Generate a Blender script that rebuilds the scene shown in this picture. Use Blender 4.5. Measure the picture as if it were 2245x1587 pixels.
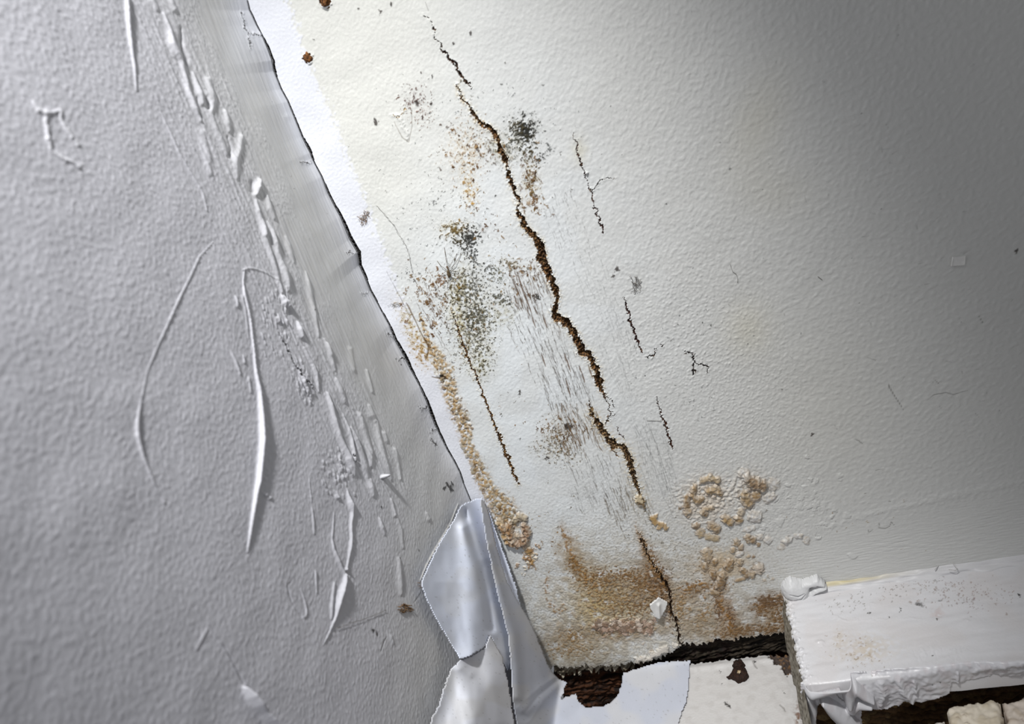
import bpy, bmesh, math, random
import numpy as np
from mathutils import Matrix, Vector

# ------------------------------------------------------------------ camera, world, light, exposure
SC = bpy.context.scene
for o in list(bpy.data.objects):
    bpy.data.objects.remove(o)
W, H_, FPX = 2245.0, 1587.0, 1621.0

def nrm(v):
    v = np.array(v, float)
    return v / np.linalg.norm(v)

_d = nrm((1595, 4109, FPX)); _h = nrm((-4987, 1295, FPX))
_X = -_h; _Z = -_d
_X = nrm(_X - _Z * (_X @ _Z)); _Y = np.cross(_Z, _X)
RC = np.array([_X, _Y, _Z])                       # camera frame (right, down, forward) -> room frame
CAM = np.array([0.14928886, -0.30, 0.0])

cam_data = bpy.data.cameras.new('camera')
cam = bpy.data.objects.new('camera', cam_data)
SC.collection.objects.link(cam)
SC.camera = cam
_r, _u, _b = RC[:, 0], -RC[:, 1], -RC[:, 2]
cam.matrix_world = Matrix(((_r[0], _u[0], _b[0], CAM[0]), (_r[1], _u[1], _b[1], CAM[1]),
                           (_r[2], _u[2], _b[2], CAM[2]), (0, 0, 0, 1)))
cam_data.sensor_fit = 'HORIZONTAL'
cam_data.sensor_width = 36.0
cam_data.lens = 36.0 * FPX / W
cam_data.clip_start = 0.01
cam_data.clip_end = 50
cam_data.dof.use_dof = True
cam_data.dof.focus_distance = 0.345
cam_data.dof.aperture_fstop = 12.0

world = bpy.data.worlds.new('room_light')
SC.world = world
world.use_nodes = True
_bg = world.node_tree.nodes['Background']
_bg.inputs[0].default_value = (0.93, 0.95, 1.0, 1)
_bg.inputs[1].default_value = 0.17

def lamp(name, kind, loc, aim, energy, color, **kw):
    d = bpy.data.lights.new(name, kind)
    o = bpy.data.objects.new(name, d)
    SC.collection.objects.link(o)
    o.location = loc
    o.rotation_euler = (Vector(aim) - Vector(loc)).to_track_quat('-Z', 'Y').to_euler()
    d.energy = energy; d.color = color
    for k, v in kw.items():
        setattr(d, k, v)
    return o

lamp('inspection_lamp', 'SPOT', (0.088, -0.267, 0.378), (-0.008, 0.0, -0.25), 16.0, (1.0, 0.998, 0.99), spot_size=0.845, spot_blend=1.0, shadow_soft_size=0.02)

# soft fill light added behind the camera, raking along the left-hand wall
lamp('left_wall_fill', 'AREA', (0.10, -0.85, 0.02), (0.06, 0.0, -0.08), 0.62, (0.95, 0.97, 1.0), shape='SQUARE', size=0.16)

SC.view_settings.view_transform = 'Standard'
SC.view_settings.look = 'None'
SC.view_settings.gamma = 1.0
SC.view_settings.use_curve_mapping = False
SC.view_settings.exposure = 0.0

# ------------------------------------------------------------------ helpers
rng = np.random.default_rng(7)
random.seed(7)
COL = SC.collection

def lin(r, g, b):
    c = np.array((r, g, b), float) / 255.0
    return np.where(c <= 0.04045, c / 12.92, ((c + 0.055) / 1.055) ** 2.4)

def sstep(a, b, x):
    t = np.clip((x - a) / (b - a), 0, 1)
    return t * t * (3 - 2 * t)

def tile(seed, lam, bw=0.35, stretch=1.0, ang=0.0, n=1024, res=0.00025):
    r = np.random.default_rng(seed)
    f = np.fft.fftfreq(n, res)
    fx, fy = np.meshgrid(f, f)
    a = math.radians(ang)
    p = (fx * math.cos(a) + fy * math.sin(a)) * stretch     # along the grain
    q = -fx * math.sin(a) + fy * math.cos(a)
    fr = np.sqrt(p * p + q * q) + 1e-9
    amp = np.exp(-np.log(fr * lam) ** 2 / (2 * bw * bw)) / fr
    z = np.fft.ifft2(np.fft.fft2(r.standard_normal((n, n))) * amp).real
    return ((z - z.mean()) / z.std(), res)

def smp(t, u, v):
    z, res = t
    n = z.shape[0]
    x = u / res; y = v / res
    i = np.floor(x).astype(np.int64); j = np.floor(y).astype(np.int64)
    fx = x - i; fy = y - j
    i0 = i % n; i1 = (i + 1) % n; j0 = j % n; j1 = (j + 1) % n
    return (z[j0, i0] * (1 - fx) + z[j0, i1] * fx) * (1 - fy) + (z[j1, i0] * (1 - fx) + z[j1, i1] * fx) * fy

def rays(px, py):
    px = np.asarray(px, float); py = np.asarray(py, float)
    d = np.stack([px - W / 2, py - H_ / 2, np.full_like(px, FPX)], -1)
    return d @ RC.T

def on_plane(px, py, axis, val):
    """point of the plane (axis = val) seen along the given direction of the survey photograph"""
    r = rays(px, py)
    t = (val - CAM[axis]) / r[..., axis]
    return CAM + t[..., None] * r

def project(P):
    q = (P - CAM) @ RC
    return q[..., 0] / q[..., 2] * FPX + W / 2, q[..., 1] / q[..., 2] * FPX + H_ / 2

def ZP(x0, y0, s, pts):
    """points read off an enlarged crop -> full picture coordinates (third value = half width, kept)"""
    return [(x0 + p[0] / s, y0 + p[1] / s) + tuple(p[2:]) for p in pts]

def seg_dist(PX, PY, pts):
    d = np.full(PX.shape, 1e9); w = np.zeros(PX.shape); sd = np.zeros(PX.shape); sp = np.zeros(PX.shape)
    L = 0.0
    if len(pts) == 1:
        pts = [pts[0], (pts[0][0] + 0.01,) + tuple(pts[0][1:])]
    for a, b in zip(pts[:-1], pts[1:]):
        dx, dy = b[0] - a[0], b[1] - a[1]
        l2 = dx * dx + dy * dy + 1e-9
        t = np.clip(((PX - a[0]) * dx + (PY - a[1]) * dy) / l2, 0, 1)
        ex = PX - a[0] - t * dx; ey = PY - a[1] - t * dy
        dd = np.hypot(ex, ey)
        m = dd < d
        d = np.where(m, dd, d)
        w = np.where(m, a[2] + (b[2] - a[2]) * t, w)
        sd = np.where(m, np.sign(dx * ey - dy * ex), sd)
        sp = np.where(m, L + t * math.sqrt(l2), sp)
        L += math.sqrt(l2)
    return d, w, sd, sp

def in_poly(PX, PY, poly):
    ins = np.zeros(PX.shape, bool)
    n = len(poly)
    for k in range(n):
        x1, y1 = poly[k][:2]; x2, y2 = poly[(k + 1) % n][:2]
        if y1 == y2:
            continue
        c = ((y1 > PY) != (y2 > PY)) & (PX < (x2 - x1) * (PY - y1) / (y2 - y1) + x1)
        ins ^= c
    return ins

VP = (2717.0, 4902.0)
def vdir(x, y):
    dx, dy = VP[0] - x, VP[1] - y
    l = math.hypot(dx, dy)
    return dx / l, dy / l

def mesh_obj(name, V, Q, mat, parent=None, C=None, R=None, smooth=True, tris=None):
    me = bpy.data.meshes.new(name)
    V = np.asarray(V, np.float32); Q = np.asarray(Q, np.int32)
    me.vertices.add(len(V))
    me.vertices.foreach_set('co', V.ravel())
    k = Q.shape[1]
    me.loops.add(Q.size)
    me.loops.foreach_set('vertex_index', Q.ravel())
    me.polygons.add(len(Q))
    me.polygons.foreach_set('loop_start', np.arange(0, Q.size, k, dtype=np.int32))
    me.update(calc_edges=True)
    me.polygons.foreach_set('use_smooth', np.full(len(Q), smooth))
    if C is not None:
        at = me.color_attributes.new('Col', 'FLOAT_COLOR', 'POINT')
        c4 = np.ones((len(V), 4), np.float32); c4[:, :3] = C
        at.data.foreach_set('color', c4.ravel())
    if R is not None:
        at = me.attributes.new('Rough', 'FLOAT', 'POINT')
        at.data.foreach_set('value', np.asarray(R, np.float32))
    me.validate()
    me.materials.append(mat)
    o = bpy.data.objects.new(name, me)
    COL.objects.link(o)
    if parent is not None:
        o.parent = parent
    return o

def bm_obj(name, bm, mat, parent=None, smooth=True):
    me = bpy.data.meshes.new(name)
    bm.normal_update()
    bm.to_mesh(me); bm.free()
    for p in me.polygons:
        p.use_smooth = smooth
    me.materials.append(mat)
    o = bpy.data.objects.new(name, me)
    COL.objects.link(o)
    if parent is not None:
        o.parent = parent
    return o

def tag(o, label=None, cat=None, group=None, kind=None):
    if label: o['label'] = label
    if cat: o['category'] = cat
    if group: o['group'] = group
    if kind: o['kind'] = kind
    return o

def empty(name, loc, label, cat, group=None):
    o = bpy.data.objects.new(name, None)
    COL.objects.link(o)
    o.empty_display_size = 0.01
    o.location = loc
    return tag(o, label, cat, group)

def attach(o, root):
    """parent a mesh built in room coordinates to a thing's empty"""
    o.parent = root
    o.matrix_parent_inverse = Matrix.Translation(-Vector(root.location))
    return o

# ------------------------------------------------------------------ materials
def surf_mat(name, rough=None, spec=0.5, grain=0.06, grain_scale=2600.0, bump=0.0, bump_scale=1800.0, sheen=0.0):
    """paint / plaster / wood whose own colour and gloss are stored on the mesh, with procedural fine grain"""
    m = bpy.data.materials.new(name)
    m.use_nodes = True
    nt = m.node_tree; N = nt.nodes; L = nt.links
    b = N['Principled BSDF']
    at = N.new('ShaderNodeAttribute'); at.attribute_name = 'Col'
    tc = N.new('ShaderNodeTexCoord')
    nz = N.new('ShaderNodeTexNoise'); nz.inputs['Scale'].default_value = grain_scale; nz.inputs['Detail'].default_value = 3
    L.new(tc.outputs['Object'], nz.inputs['Vector'])
    mr = N.new('ShaderNodeMapRange')
    mr.inputs[1].default_value = 0.25; mr.inputs[2].default_value = 0.75
    mr.inputs[3].default_value = 1 - grain; mr.inputs[4].default_value = 1 + grain
    L.new(nz.outputs['Fac'], mr.inputs[0])
    mx = N.new('ShaderNodeVectorMath'); mx.operation = 'SCALE'
    L.new(at.outputs['Color'], mx.inputs[0]); L.new(mr.outputs[0], mx.inputs['Scale'])
    L.new(mx.outputs[0], b.inputs['Base Color'])
    if rough is None:
        ar = N.new('ShaderNodeAttribute'); ar.attribute_name = 'Rough'
        L.new(ar.outputs['Fac'], b.inputs['Roughness'])
    else:
        b.inputs['Roughness'].default_value = rough
    b.inputs['Specular IOR Level'].default_value = spec
    if bump:
        nb = N.new('ShaderNodeTexNoise'); nb.inputs['Scale'].default_value = bump_scale; nb.inputs['Detail'].default_value = 4
        L.new(tc.outputs['Object'], nb.inputs['Vector'])
        bp = N.new('ShaderNodeBump'); bp.inputs['Strength'].default_value = bump; bp.inputs['Distance'].default_value = 0.0002
        L.new(nb.outputs['Fac'], bp.inputs['Height']); L.new(bp.outputs[0], b.inputs['Normal'])
    return m

def plain_mat(name, c1, c2, scale=800.0, rough=0.6, spec=0.4, stretch=(1, 1, 1), bump=0.0, contrast=(0.35, 0.65)):
    """two-tone procedural material"""
    m = bpy.data.materials.new(name)
    m.use_nodes = True
    nt = m.node_tree; N = nt.nodes; L = nt.links
    b = N['Principled BSDF']
    tc = N.new('ShaderNodeTexCoord'); mp = N.new('ShaderNodeMapping'); mp.inputs['Scale'].default_value = stretch
    nz = N.new('ShaderNodeTexNoise'); nz.inputs['Scale'].default_value = scale; nz.inputs['Detail'].default_value = 5
    cr = N.new('ShaderNodeValToRGB')
    cr.color_ramp.elements[0].position = contrast[0]; cr.color_ramp.elements[1].position = contrast[1]
    cr.color_ramp.elements[0].color = (*lin(*c1), 1); cr.color_ramp.elements[1].color = (*lin(*c2), 1)
    L.new(tc.outputs['Object'], mp.inputs[0]); L.new(mp.outputs[0], nz.inputs['Vector'])
    L.new(nz.outputs['Fac'], cr.inputs[0]); L.new(cr.outputs[0], b.inputs['Base Color'])
    b.inputs['Roughness'].default_value = rough; b.inputs['Specular IOR Level'].default_value = spec
    if bump:
        bp = N.new('ShaderNodeBump'); bp.inputs['Strength'].default_value = bump; bp.inputs['Distance'].default_value = 0.0005
        L.new(nz.outputs['Fac'], bp.inputs['Height']); L.new(bp.outputs[0], b.inputs['Normal'])
    return m

M_PAINT = surf_mat('wall_paint', None, 0.35, 0.035, 3000.0, 0.25, 2600.0)
M_GLOSS = surf_mat('gloss_paint', None, 0.5, 0.03, 2500.0, 0.12, 1500.0)
M_PAPER = surf_mat('lining_paper', 0.6, 0.3, 0.02, 1800.0, 0.08, 900.0)
M_ROT = surf_mat('damp_wood', 0.75, 0.25, 0.3, 1500.0, 0.6, 1500.0)

# ------------------------------------------------------------------ a surveyed surface: relief, colour, gloss, part labels
class Field:
    def __init__(s, axis, val, ua, va, n, us, vs):
        s.axis, s.val, s.ua, s.va = axis, val, ua, va
        s.n = np.array(n, float)
        s.us = np.asarray(us, float); s.vs = np.asarray(vs, float)
        s.U, s.V = np.meshgrid(s.us, s.vs)
        P = np.zeros(s.U.shape + (3,)); P[..., axis] = val; P[..., ua] = s.U; P[..., va] = s.V
        s.P = P
        s.reproject()
        s.H = np.zeros(s.U.shape); s.C = np.zeros(s.U.shape + (3,)); s.R = np.full(s.U.shape, 0.5)
        s.L = np.zeros(s.U.shape, np.int32); s.ok = np.ones(s.U.shape, bool)
    def reproject(s):
        s.PX, s.PY = project(s.P)
        bad = ((s.P - CAM) @ RC)[..., 2] < 0.03
        s.PX = np.where(bad, -9e3, s.PX); s.PY = np.where(bad, -9e3, s.PY)
        s.WX, s.WY = s.PX, s.PY
    def win(s, x0, y0, x1, y1):
        q = on_plane(np.array([x0, x1, x0, x1, (x0 + x1) / 2]), np.array([y0, y0, y1, y1, (y0 + y1) / 2]), s.axis, s.val)
        e = 0.004
        i0, i1 = np.searchsorted(s.us, (q[:, s.ua].min() - e, q[:, s.ua].max() + e))
        j0, j1 = np.searchsorted(s.vs, (q[:, s.va].min() - e, q[:, s.va].max() + e))
        return slice(max(j0, 0), max(j1, j0 + 1)), slice(max(i0, 0), max(i1, i0 + 1))
    def near(s, pts, pad, warp=True):
        xs = [p[0] for p in pts]; ys = [p[1] for p in pts]
        sl = s.win(min(xs) - pad, min(ys) - pad, max(xs) + pad, max(ys) + pad)
        A, B = (s.WX, s.WY) if warp else (s.PX, s.PY)
        return (sl,) + seg_dist(A[sl], B[sl], pts)
    def mix(s, sl, a, col):
        a = np.asarray(a)[..., None]
        s.C[sl] = s.C[sl] * (1 - a) + np.asarray(col) * a
    # raised ridge of filler / paint
    def ridge(s, pts, h, soft=1.0, skew=0.0, warp=True):
        wm = max(p[2] for p in pts)
        sl, d, w, sd, sp = s.near(pts, wm * 3 + 4, warp)
        w = np.maximum(w, 0.3)
        t = d / (w * np.where(sd > 0, 1 + skew, 1 - skew))
        k = np.exp(-(t ** 2) * 1.4) if soft else np.clip(1 - t ** 3, 0, 1) ** 0.6
        s.H[sl] += h * np.minimum(w / wm, 1) * k
    # dome / worm blister, merged by maximum
    def dome(s, pts, h, flat=2.4, col=None, a=0.9, label=0, col_edge=0.25, warp=True):
        wm = max(p[2] for p in pts)
        sl, d, w, sd, sp = s.near(pts, wm + 5, warp)
        t = d / np.maximum(w, 0.2)
        k = np.clip(1 - np.clip(t, 0, 1) ** flat, 0, 1) ** 0.55
        base = s.H[sl]
        s.H[sl] = np.where(t < 1, np.maximum(base, base * (1 - k) + h * k), base)
        if col is not None:
            s.mix(sl, a * (1 - sstep(0.7, 1.12, t)) * np.ones_like(t), col)
        if label:
            s.L[sl] = np.where(t < 0.98, label, s.L[sl])
    def blister(s, pts, h, col, label=0, wob=1.0, rim_tone=(104, 78, 46), a=.9):
        wm = max(p[2] for p in pts)
        sl = s.win(min(p[0] for p in pts) - wm - 6, min(p[1] for p in pts) - wm - 6, max(p[0] for p in pts) + wm + 6, max(p[1] for p in pts) + wm + 6)
        u, v = s.U[sl], s.V[sl]
        n1 = smp(T_ST2, u, v); n2 = smp(T_ST2, u + .09, v + .05); n3 = smp(T_CR, u, v)
        f = wob * min(wm / 8, 1.2) * .62
        d, w, sd, sp = seg_dist(s.PX[sl] + f * (1.9 * n1 + .25 * n3), s.PY[sl] + f * 1.9 * n2, pts)
        t = d / np.maximum(w, .2)
        k = np.clip(1 - np.clip(t, 0, 1) ** 2.2, 0, 1) ** .75
        base = s.H[sl]
        s.H[sl] = np.where(t < 1, np.maximum(base, base * (1 - k) + h * k * (1 + .13 * n1 + .03 * n3)), base)
        c = np.asarray(col)
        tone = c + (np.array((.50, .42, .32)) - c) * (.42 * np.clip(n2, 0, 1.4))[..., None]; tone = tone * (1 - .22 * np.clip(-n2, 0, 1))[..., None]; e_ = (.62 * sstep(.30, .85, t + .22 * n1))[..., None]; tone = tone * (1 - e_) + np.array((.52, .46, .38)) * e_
        m = a * (1 - sstep(.75, 1.1, t))
        s.C[sl] = s.C[sl] * (1 - m[..., None]) + np.clip(tone, 0, .85) * m[..., None]
        s.mix(sl, .55 * np.exp(-((t - 1.0) / .16) ** 2) * sstep(-1.2, .8, n1), lin(*rim_tone))  # darker ring along the blister's edge
        if label:
            s.L[sl] = np.where(t < .98, label, s.L[sl])
    def dot(s, x, y, r, h, col, a=0.9, ex=1.0):
        dx, dy = vdir(x, y)
        sl = s.win(x - r * ex - 2, y - r * ex - 2, x + r * ex + 2, y + r * ex + 2)
        X = s.WX[sl] - x; Y = s.WY[sl] - y
        p = (X * dx + Y * dy) / ex; q = X * dy - Y * dx
        t = np.hypot(p, q) / r
        s.mix(sl, a * (1 - sstep(0.6, 1.25, t)), col)
        if h:
            s.H[sl] += h * np.exp(-t * t * 1.3)
    def crack(s, pts, depth, dark, mid, light, label=0, rim=0.0, rimw=3.0, thr=0.35, halo=None, asym=0.0):
        wm = max(p[2] for p in pts)
        sl, d, w, sd, sp = s.near(pts, wm + rimw * 3 + 10)
        t = d / np.maximum(w, 0.05)
        ins = t < 1
        n1 = smp(T_CR, s.U[sl], s.V[sl]); n2 = smp(T_CR2, s.U[sl], s.V[sl])
        if halo is not None:
            s.mix(sl, halo[1] * np.exp(-np.clip(d - w, 0, None) / halo[2]) * sstep(-1.2, 1.0, n2), halo[0])
        if rim:
            s.H[sl] += np.where(ins, 0, rim * np.exp(-np.clip(d - w, 0, None) / rimw) * (1 + 0.5 * n1))
        dep = -depth * (1 - t ** 3) * np.clip(0.75 + 0.35 * n1, 0.15, 1.4) * np.clip(w / wm + 0.25, 0, 1)
        side = np.clip(0.5 - 0.5 * sd * t, 0, 1)                      # 0 = left lip, 1 = right lip going down the crack
        if asym:
            dep = dep * (1 - asym + 2 * asym * sstep(0.25, 0.6, side + 0.18 * n2))
        s.H[sl] = np.where(ins, np.minimum(dep, s.H[sl]), s.H[sl])
        c = np.asarray(dark) + (np.asarray(mid) - dark) * (sstep(-1.0, 1.0, n1) * (1 - 0.8 * bool(asym) * sstep(0.45, 0.8, side + 0.15 * n2)))[..., None]
        c = c + (np.asarray(light) - c) * (sstep(0.9, 2.0, n2) * 0.6)[..., None]
        s.C[sl] = np.where(ins[..., None], c, s.C[sl])
        s.R[sl] = np.where(ins, 0.85, s.R[sl])
        if label:
            s.L[sl] = np.where(t < 1.05, label, s.L[sl])
    def hair(s, pts, a, col, groove=0.0):
        """fine split in the paint film"""
        sl, d, w, sd, sp = s.near(pts, 4, False)
        k = np.exp(-(d / np.maximum(w, 0.5)) ** 2)
        s.mix(sl, a * k * np.clip(w / 0.8, 0.15, 1), col)
        if groove:
            s.H[sl] -= groove * k
    def blob(s, x, y, rx, ry, ang, a, col, noise=None, lo=-0.8, hi=0.8, p=2.0):
        R = max(rx, ry) * 1.7
        sl = s.win(x - R, y - R, x + R, y + R)
        c, q = math.cos(math.radians(ang)), math.sin(math.radians(ang))
        X = s.WX[sl] - x; Y = s.WY[sl] - y
        t = np.hypot((X * c + Y * q) / rx, (-X * q + Y * c) / ry)
        k = np.exp(-t ** p)
        if noise is not None:
            k = k * sstep(lo, hi, smp(noise, s.U[sl], s.V[sl]) + (k - 0.5))
        s.mix(sl, a * k, col)
        return sl, k
    def points(s):
        return s.P + s.H[..., None] * s.n
    def build(s, names, mat, skirt=0.0, body=None):
        """names: {label: (object name, props)}; label 0 is the body. All pieces share one relief without gaps."""
        P = s.points()
        ok = s.ok[:-1, :-1] & s.ok[1:, :-1] & s.ok[:-1, 1:] & s.ok[1:, 1:]
        nj, ni = s.U.shape
        idx = np.arange(nj * ni).reshape(nj, ni)
        a, b, c, d = idx[:-1, :-1], idx[:-1, 1:], idx[1:, 1:], idx[1:, :-1]
        ax = np.cross(np.eye(3)[s.ua], np.eye(3)[s.va])
        quad = np.stack([a, b, c, d] if ax @ s.n > 0 else [a, d, c, b], -1)
        lab = s.L[:-1, :-1]
        PP = P.reshape(-1, 3); CC = s.C.reshape(-1, 3); RR = s.R.ravel()
        out = {}
        for k, (nm, par, pr) in names.items():
            m = ok & (lab == k)
            if not m.any():
                continue
            q = quad[m]
            V0, C0, R0 = PP, CC, RR
            if k == 0 and skirt:
                q_all = quad[ok]
                e = np.concatenate([q_all[:, [0, 1]], q_all[:, [1, 2]], q_all[:, [2, 3]], q_all[:, [3, 0]]])
                key = np.sort(e, 1); kk = key[:, 0].astype(np.int64) * (nj * ni) + key[:, 1]
                un, inv, cnt = np.unique(kk, return_inverse=True, return_counts=True)
                be = e[cnt[inv] == 1]
                bv = np.unique(be)
                mp = np.full(nj * ni, -1, np.int64); mp[bv] = np.arange(len(bv)) + nj * ni
                V0 = np.concatenate([PP, PP[bv] - s.n * skirt]); C0 = np.concatenate([CC, CC[bv]]); R0 = np.concatenate([RR, RR[bv]])
                q = np.concatenate([q, np.stack([be[:, 1], be[:, 0], mp[be[:, 0]], mp[be[:, 1]]], -1)])
            us_, inv = np.unique(q, return_inverse=True)
            o = mesh_obj(nm, V0[us_], inv.reshape(q.shape), mat, None, C0[us_], R0[us_])
            for kx, vx in pr.items():
                o[kx] = vx
            if par is not None:
                o.parent = out[par]
            out[k] = o
        return out

T_CR = tile(11, 0.0011, 0.5); T_CR2 = tile(12, 0.0022, 0.5)
T_W1 = tile(13, 0.0012, 0.4); T_W2 = tile(14, 0.0012, 0.4); T_W3 = tile(15, 0.004, 0.4); T_W4 = tile(16, 0.004, 0.4)
T_SP = tile(17, 0.00075, 0.4); T_SP2 = tile(18, 0.0016, 0.45)
T_ST = tile(19, 0.007, 0.6); T_ST2 = tile(20, 0.0028, 0.6)
T_BIG = tile(21, 0.03, 0.6)

def warp(F, a1=1.2, a2=1.8):
    F.WX = F.PX + a1 * smp(T_W1, F.U, F.V) + a2 * smp(T_W3, F.U, F.V)
    F.WY = F.PY + a1 * smp(T_W2, F.U, F.V) + a2 * smp(T_W4, F.U, F.V)

WHITE = lin(228, 231, 238); CREAM = lin(226, 225, 216); COOL = lin(222, 226, 228)
DARK = lin(34, 24, 17); RUST = lin(122, 84, 46); TAN = lin(186, 146, 92); PALE = lin(206, 188, 158)
# ------------------------------------------------------------------ right-hand wall
SEAM = [(540,-8),(547,22),(553,34),(562,55),(571,72),(577,84),(587,107),(596,132),(600,155),(606,170),(616,195),(631,222),(640,245),
        (650,270),(662,300),(672,320),(680,335),(684,347),(690,360),(705,387),(720,425),(735,455),(746,475),(757,500),(767,525),
        (783,553),(787,580),(800,607),(812,637),(822,655),(835,680),(853,712),(866,745),(880,770),(888,786),(900,810),(920,846),
        (935,880),(943,905),(955,935),(965,955),(980,985),(995,1010),(1008,1035),(1016,1060),(1035,1105)]
_q = on_plane(np.array([p[0] for p in SEAM]), np.array([p[1] for p in SEAM]), 1, 0.0)
_o = np.argsort(_q[:, 2])
SEAM_V, SEAM_U = _q[_o, 2], _q[_o, 0]
def seam_shift(v):
    s = np.interp(v, SEAM_V, SEAM_U)
    s = np.where(v > SEAM_V[-1], SEAM_U[-1] * np.exp(-(v - SEAM_V[-1]) / 0.02), s)
    return np.where(v < SEAM_V[0], SEAM_U[0] * np.exp(-(SEAM_V[0] - v) / 0.02), s)

STEP = 0.00027
us = np.concatenate([np.arange(0, 0.166, STEP), np.arange(0.1662, 0.300, 0.00046), np.linspace(0.303, 0.60, 40)])
vs = np.concatenate([np.arange(-0.3115, 0.082, STEP), np.linspace(0.086, 0.45, 40)])
R_ = Field(1, 0.0, 0, 2, (0, -1, 0), us, vs)
R_.P[..., 0] += seam_shift(R_.V) * np.exp(-R_.U / 0.012)
R_.reproject(); warp(R_, 1.0, 1.6)
PX, PY, U, V = R_.PX, R_.PY, R_.U, R_.V

# zones of the wall
damp = np.exp(-(((PX - 1160) / 330) ** 2 + ((PY - 780) / 560) ** 2) ** 1.5)     # wet, crazed zone
top_left = 1 - sstep(1050, 1500, PX + 0.25 * PY)
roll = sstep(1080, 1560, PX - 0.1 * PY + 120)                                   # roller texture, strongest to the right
band = sstep(-20, 60, PY - (1205 - (PX - 1650) * 0.24)) * sstep(1500, 1700, PX)
T_OR = tile(31, 0.0029, 0.42, 1.35, 62); T_OR2 = tile(32, 0.0016, 0.40, 1.2, 40); T_OR3 = tile(33, 0.0010, 0.4)
T_BR = tile(34, 0.0012, 0.5, 9.0, 0); T_BRV = tile(35, 0.0014, 0.5, 8.0, 90)
o1 = smp(T_OR, U, V); o2 = smp(T_OR2, U, V); o3 = smp(T_OR3, U, V)
pill = np.clip(o1, -0.35, 1.8)
R_.H += roll * (1 - 0.9 * band) * (0.000055 * pill + 0.000020 * np.clip(o2, -1, 1.8))
R_.H += (1 - roll) * (0.000022 * np.clip(o1, -1, 1.5) + 0.000022 * np.clip(o2, -0.8, 1.8) + 0.000008 * o3)
R_.H += band * (0.00004 * smp(T_BR, U, V) + 0.00002 * np.clip(o2, -1, 1))
R_.H += 0.00012 * smp(T_BIG, U, V) * np.exp(-U / 0.2)
R_.ridge([(1800, 1160, 5), (1900, 1128, 7), (2000, 1105, 8), (2245, 1056, 8)], .00022)
# lumpy dried spatter on the right of the thin cracks
lump = np.exp(-(((PX - 1500) / 190) ** 2 + ((PY - 720) / 190) ** 2)) + 0.9 * np.exp(-(((PX - 1640) / 150) ** 2 + ((PY - 960) / 190) ** 2)) \
    + 0.8 * np.exp(-(((PX - 1700) / 170) ** 2 + ((PY - 1120) / 70) ** 2)) + 0.6 * np.exp(-(((PX - 1340) / 120) ** 2 + ((PY - 1190) / 80) ** 2))
R_.H += lump * 0.00008 * np.clip(smp(T_OR2, U + 0.05, V), 0.2, 2.4) * (1 - band)

# paint colours
R_.C[:] = lin(216, 217, 214)
cool = sstep(-0.6, 0.8, smp(T_BIG, U + 0.1, V + 0.07))
R_.mix(np.s_[:], 0.8 * damp * (0.6 + 0.4 * cool), lin(229, 234, 237))
cream = (1 - sstep(820, 1120, PX)) * (1 - sstep(380, 640, PY))
R_.mix(np.s_[:], 0.7 * cream, lin(222, 222, 215))
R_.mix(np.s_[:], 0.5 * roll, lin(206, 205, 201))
strip_edge = np.interp(PY, [-200, 0, 60, 120, 200, 280, 345, 440, 520, 620, 680, 760, 880, 1000, 1100], [580, 628, 650, 668, 703, 738, 762, 802, 832, 868, 893, 925, 985, 1030, 1075])
strip = 1 - sstep(-6, 8, PX - strip_edge + 5 * smp(T_ST2, U, V))
R_.mix(np.s_[:], 0.95 * strip, lin(228, 230, 237))
R_.H += 0.00010 * strip; R_.H -= strip * 0.000018 * np.clip(o1, -1, 1.5)
R_.R[:] = 0.42 + 0.12 * damp
R_.R += band * -0.06
# yellowed paint
for x, y, rx, ry, an, a in ((1660, 270, 60, 120, 20, .18), (1640, 720, 50, 60, 0, .25), (1270, 330, 16, 26, 0, .35), (1700, 420, 80, 60, 0, .12), (1800, 900, 150, 200, 0, .08)):
    R_.blob(x, y, rx, ry, an, a, lin(205, 196, 160))

# speckle masks ---------------------------------------------------------------------------------
sp1 = smp(T_SP, U, V); sp2 = smp(T_SP2, U, V); st1 = smp(T_ST, U, V); st2 = smp(T_ST2, U, V)
OLIVE = lin(66, 58, 36); BLACK = lin(40, 40, 36); GREY = lin(96, 98, 96); YEL = lin(208, 200, 166); GOLD = lin(160, 120, 48)

def mould(x, y, rx, ry, ang, dens, col, label=0, a=0.92, bump=0.00012, haze=None, p=2.0):
    R = max(rx, ry) * 1.6
    sl = R_.win(x - R, y - R, x + R, y + R)
    c, q = math.cos(math.radians(ang)), math.sin(math.radians(ang))
    X = R_.WX[sl] - x; Y = R_.WY[sl] - y
    t = np.hypot((X * c + Y * q) / rx, (-X * q + Y * c) / ry)
    k = np.exp(-t ** p)
    if haze is not None:
        R_.mix(sl, haze[1] * k * sstep(-1.5, 0.8, st2[sl]), haze[0])
    n = 0.62 * sp1[sl] + 0.5 * sp2[sl] + 0.45 * st2[sl]
    m = sstep(-0.15, 0.55, n - (1.30 - dens * k * 1.9)) * sstep(0.03, 0.12, k)
    R_.mix(sl, 0.52 * min(dens, 1.1) * a * k ** 1.5 * sstep(-1.3, 1.2, st2[sl] + .5 * sp2[sl]), col)
    R_.mix(sl, a * m, col)
    R_.H[sl] += bump * m
    if label:
        R_.L[sl] = np.where((t + 0.15 * st2[sl] < 1.0) & (R_.L[sl] == 0), label, R_.L[sl])

NAMES = {0: ('wall_right', None, dict(kind='structure', label='pale painted right-hand wall, cracked, stained and mouldy beside the corner', category='wall'))}
def lab(name, label=None):
    k = len(NAMES)
    NAMES[k] = (name, 0, dict(label=label) if label else {})
    return k

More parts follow.
